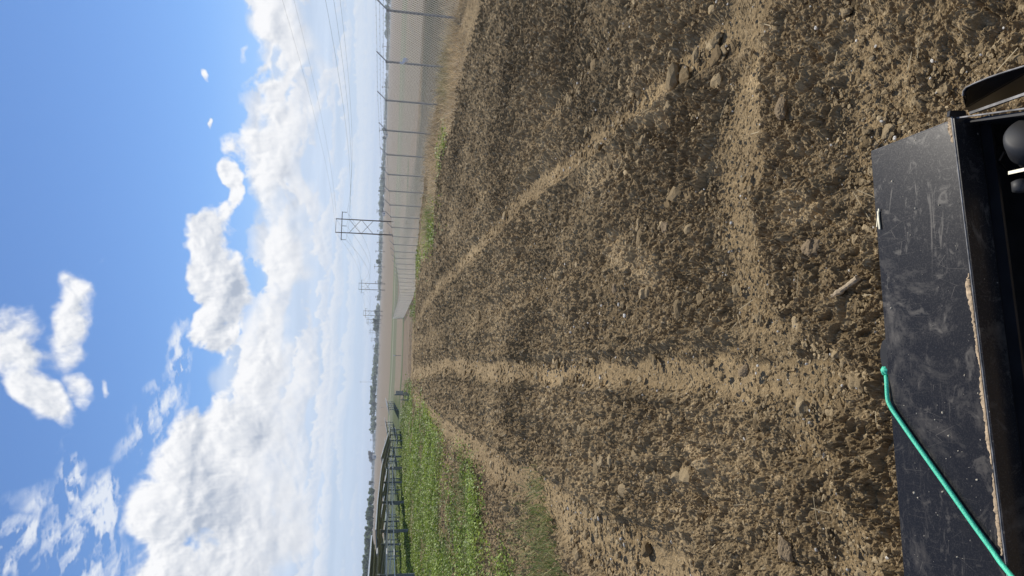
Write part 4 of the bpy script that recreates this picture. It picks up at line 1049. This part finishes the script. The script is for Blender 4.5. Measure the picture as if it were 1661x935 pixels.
    m = MB(); kc = on_z(1438, 602, Z-.008)-c0
    for k in range(3):
        t = np.linspace(0, 2*math.pi, 11); n1 = np.array([math.cos(k*1.1), math.sin(k*1.1), .3*k-.3]); n1 /= np.linalg.norm(n1); a1 = np.cross(n1, (0, 0, 1)); a1 /= np.linalg.norm(a1); a2 = np.cross(n1, a1)
        m.tube([kc+a1*.010*math.cos(v)+a2*.010*math.sin(v) for v in t], .0048, 8)
    m.build('knot', rmat, rope, True)
    # ---- dried mud lying on the rim
    V = []; Fa = []
    def mud(name, line, wid, hgt, label, seed):
        r0 = np.random.default_rng(seed); m = MB(); pts_ = [np.array(p) for p in line]; c0 = pts_[0].copy()
        dense = []
        for i in range(len(pts_)-1):
            for j in range(40): dense.append(pts_[i]+(pts_[i+1]-pts_[i])*j/40)
        n = len(dense); P = []; Rr = []
        for i, p in enumerate(dense):
            t = i/(n-1); P.append(p-c0+r0.normal(0, .0012, 3)); Rr.append(max(.0012, wid*(.7+.5*math.sin(9*t+1)*math.sin(23*t))*r0.uniform(.85, 1.15)*(.35 if (t < .02 or t > .98) else 1)))
        m.tube(P, Rr, 9); vv = [(v[0], v[1], v[2]*.55-.003) for v in m.v]
        o = mesh_obj(name, vv, m.f, M_MUD, None, False); o.location = tuple(map(float, c0)); tag(o, label, 'dried mud')
    mud('mud_streak', [on_z(1568, 446, Z+.012), on_z(1584, 560, Z+.012), on_z(1596, 660, Z+.012), on_z(1608, 760, Z+.012), on_z(1624, 905, Z+.012)], .0072, .004, 'long thin streak of dried tan mud along the rim of the black plate', 3)
    mud('mud_clump', [on_z(1541, 192, Z+.010), on_z(1539, 204, Z+.012), on_z(1545, 222, Z+.010), on_z(1548, 228, Z+.008)], .0085, .006, 'small tan mud clump on the right corner of the black plate', 5)
    # ---- bits on the plate
    r0 = np.random.default_rng(9); g1 = []
    V0, F0 = lump(1, 77, .25); n = 70
    tt = r0.random(n); uu = r0.uniform(.05, .95, n); P = np.array([(FR+(FL-FR)*a)*(1-b)+(NR+(NL-NR)*a)*b for a, b in zip(tt*.7, uu)]); s_ = .0008+.0022*r0.random(n)**3
    g1.append((V0, F0, P[:, 0], P[:, 1], P[:, 2]+s_*.5, s_[:, None]*r0.uniform(.7, 1.4, (n, 3)), r0.uniform(0, 6, n), np.tile(np.array([[.5, .44, .34]]), (n, 1))))
    o = field_mesh('plate_crumbs', g1, M_CLOD); tag(o, 'tiny soil crumbs scattered on the black plate', 'crumbs', kind='stuff')
    for (a_, b_, c_, d_) in ((1424, 343, 1427, 372),):
        p, q = on_z(a_, b_, Z+.004), on_z(c_, d_, Z+.004); m = MB(); m.bar((0, 0, 0), q-p, .004, .003); m.bar(np.array([0.006, -.004, 0]), q-p+np.array([.008, .01, .0]), .003, .0025); o = m.build('straw_stem', M_CREAM); o.location = tuple(map(float, p)); tag(o, 'short pale straw stem lying on the far edge of the black plate', 'straw')
machine()
# a weathered stick and one big clod on the soil
def stick():
    a = np.array([*ground_at(1402, 452), 0]); b = np.array([*ground_at(1362, 482), 0]); a[2] = GZ(a[0], a[1])+.03; b[2] = GZ(b[0], b[1])+.03
    m = MB(); n = 14; r0 = np.random.default_rng(2); m.tube([(b-a)*t+r0.normal(0, .0015, 3) for t in np.linspace(0, 1, n)], [.012*r0.uniform(.8, 1.15) for _ in range(n)], 9)
    o = m.build('stick', mat_simple('bleached_wood', (.36, .28, .18), .9, 0, .2, 60, .5)); o.location = tuple(map(float, a)); tag(o, 'short bleached stick half sunk in soil before the black plate', 'stick')
stick()
BIG = [(1275, 180, .050, 'flat-topped big clod casting a black shadow right of the plate corner'), (1322, 402, .055, 'broad cracked clod between the stick and the rolled strip'), (1212, 603, .035, 'dark clod at the near end of the middle rut'),
       (1083, 370, .05, 'upright clod alone amid the fine soil far to the right of the middle rut'), (1405, 778, .042, 'large pale clod close to the black plate on the left'), (1282, 893, .05, 'big clod beside a deep black hollow at the far left'), (1090, 725, .055, 'rounded pale clod left of the middle rut'), (1002, 468, .04, 'pointed clod among white stones right of the middle rut')]
for i, (a, b, s, lb) in enumerate(BIG):
    g_ = ground_at(a, b); V0, F0 = lump(4, 900+i, .22); z = GZ(*g_)+.018
    V = V0*np.array([s*1.05, s*.85, s*.62]); o = np_mesh('big_clod', V, F0, M_CLOD, False, {'tone': ('POINT', np.tile(np.array([[.24, .178, .108]]), (len(V), 1)))})
    o.location = (float(g_[0]), float(g_[1]), z); o.rotation_euler = (0, 0, i*1.3); tag(o, lb, 'clod', 'big clods on the soil')

# ------------------------------------------------------------------ the air
m = MB(); m.box((0, 0, 16), (6600, 6600, 22.5)); hm = bpy.data.materials.new('air'); hm.use_nodes = True; t = hm.node_tree
for nd in list(t.nodes):
    if nd.type == 'BSDF_PRINCIPLED': t.nodes.remove(nd)
pv = t.nodes.new('ShaderNodeVolumePrincipled'); pv.inputs['Color'].default_value = (.80, .88, 1.0, 1); pv.inputs['Density'].default_value = HAZE; pv.inputs['Anisotropy'].default_value = .35
t.links.new(pv.outputs[0], t.nodes['Material Output'].inputs['Volume'])
hz = m.build('haze', hm); tag(hz, kind='stuff')
SC.cycles.volume_bounces = 0
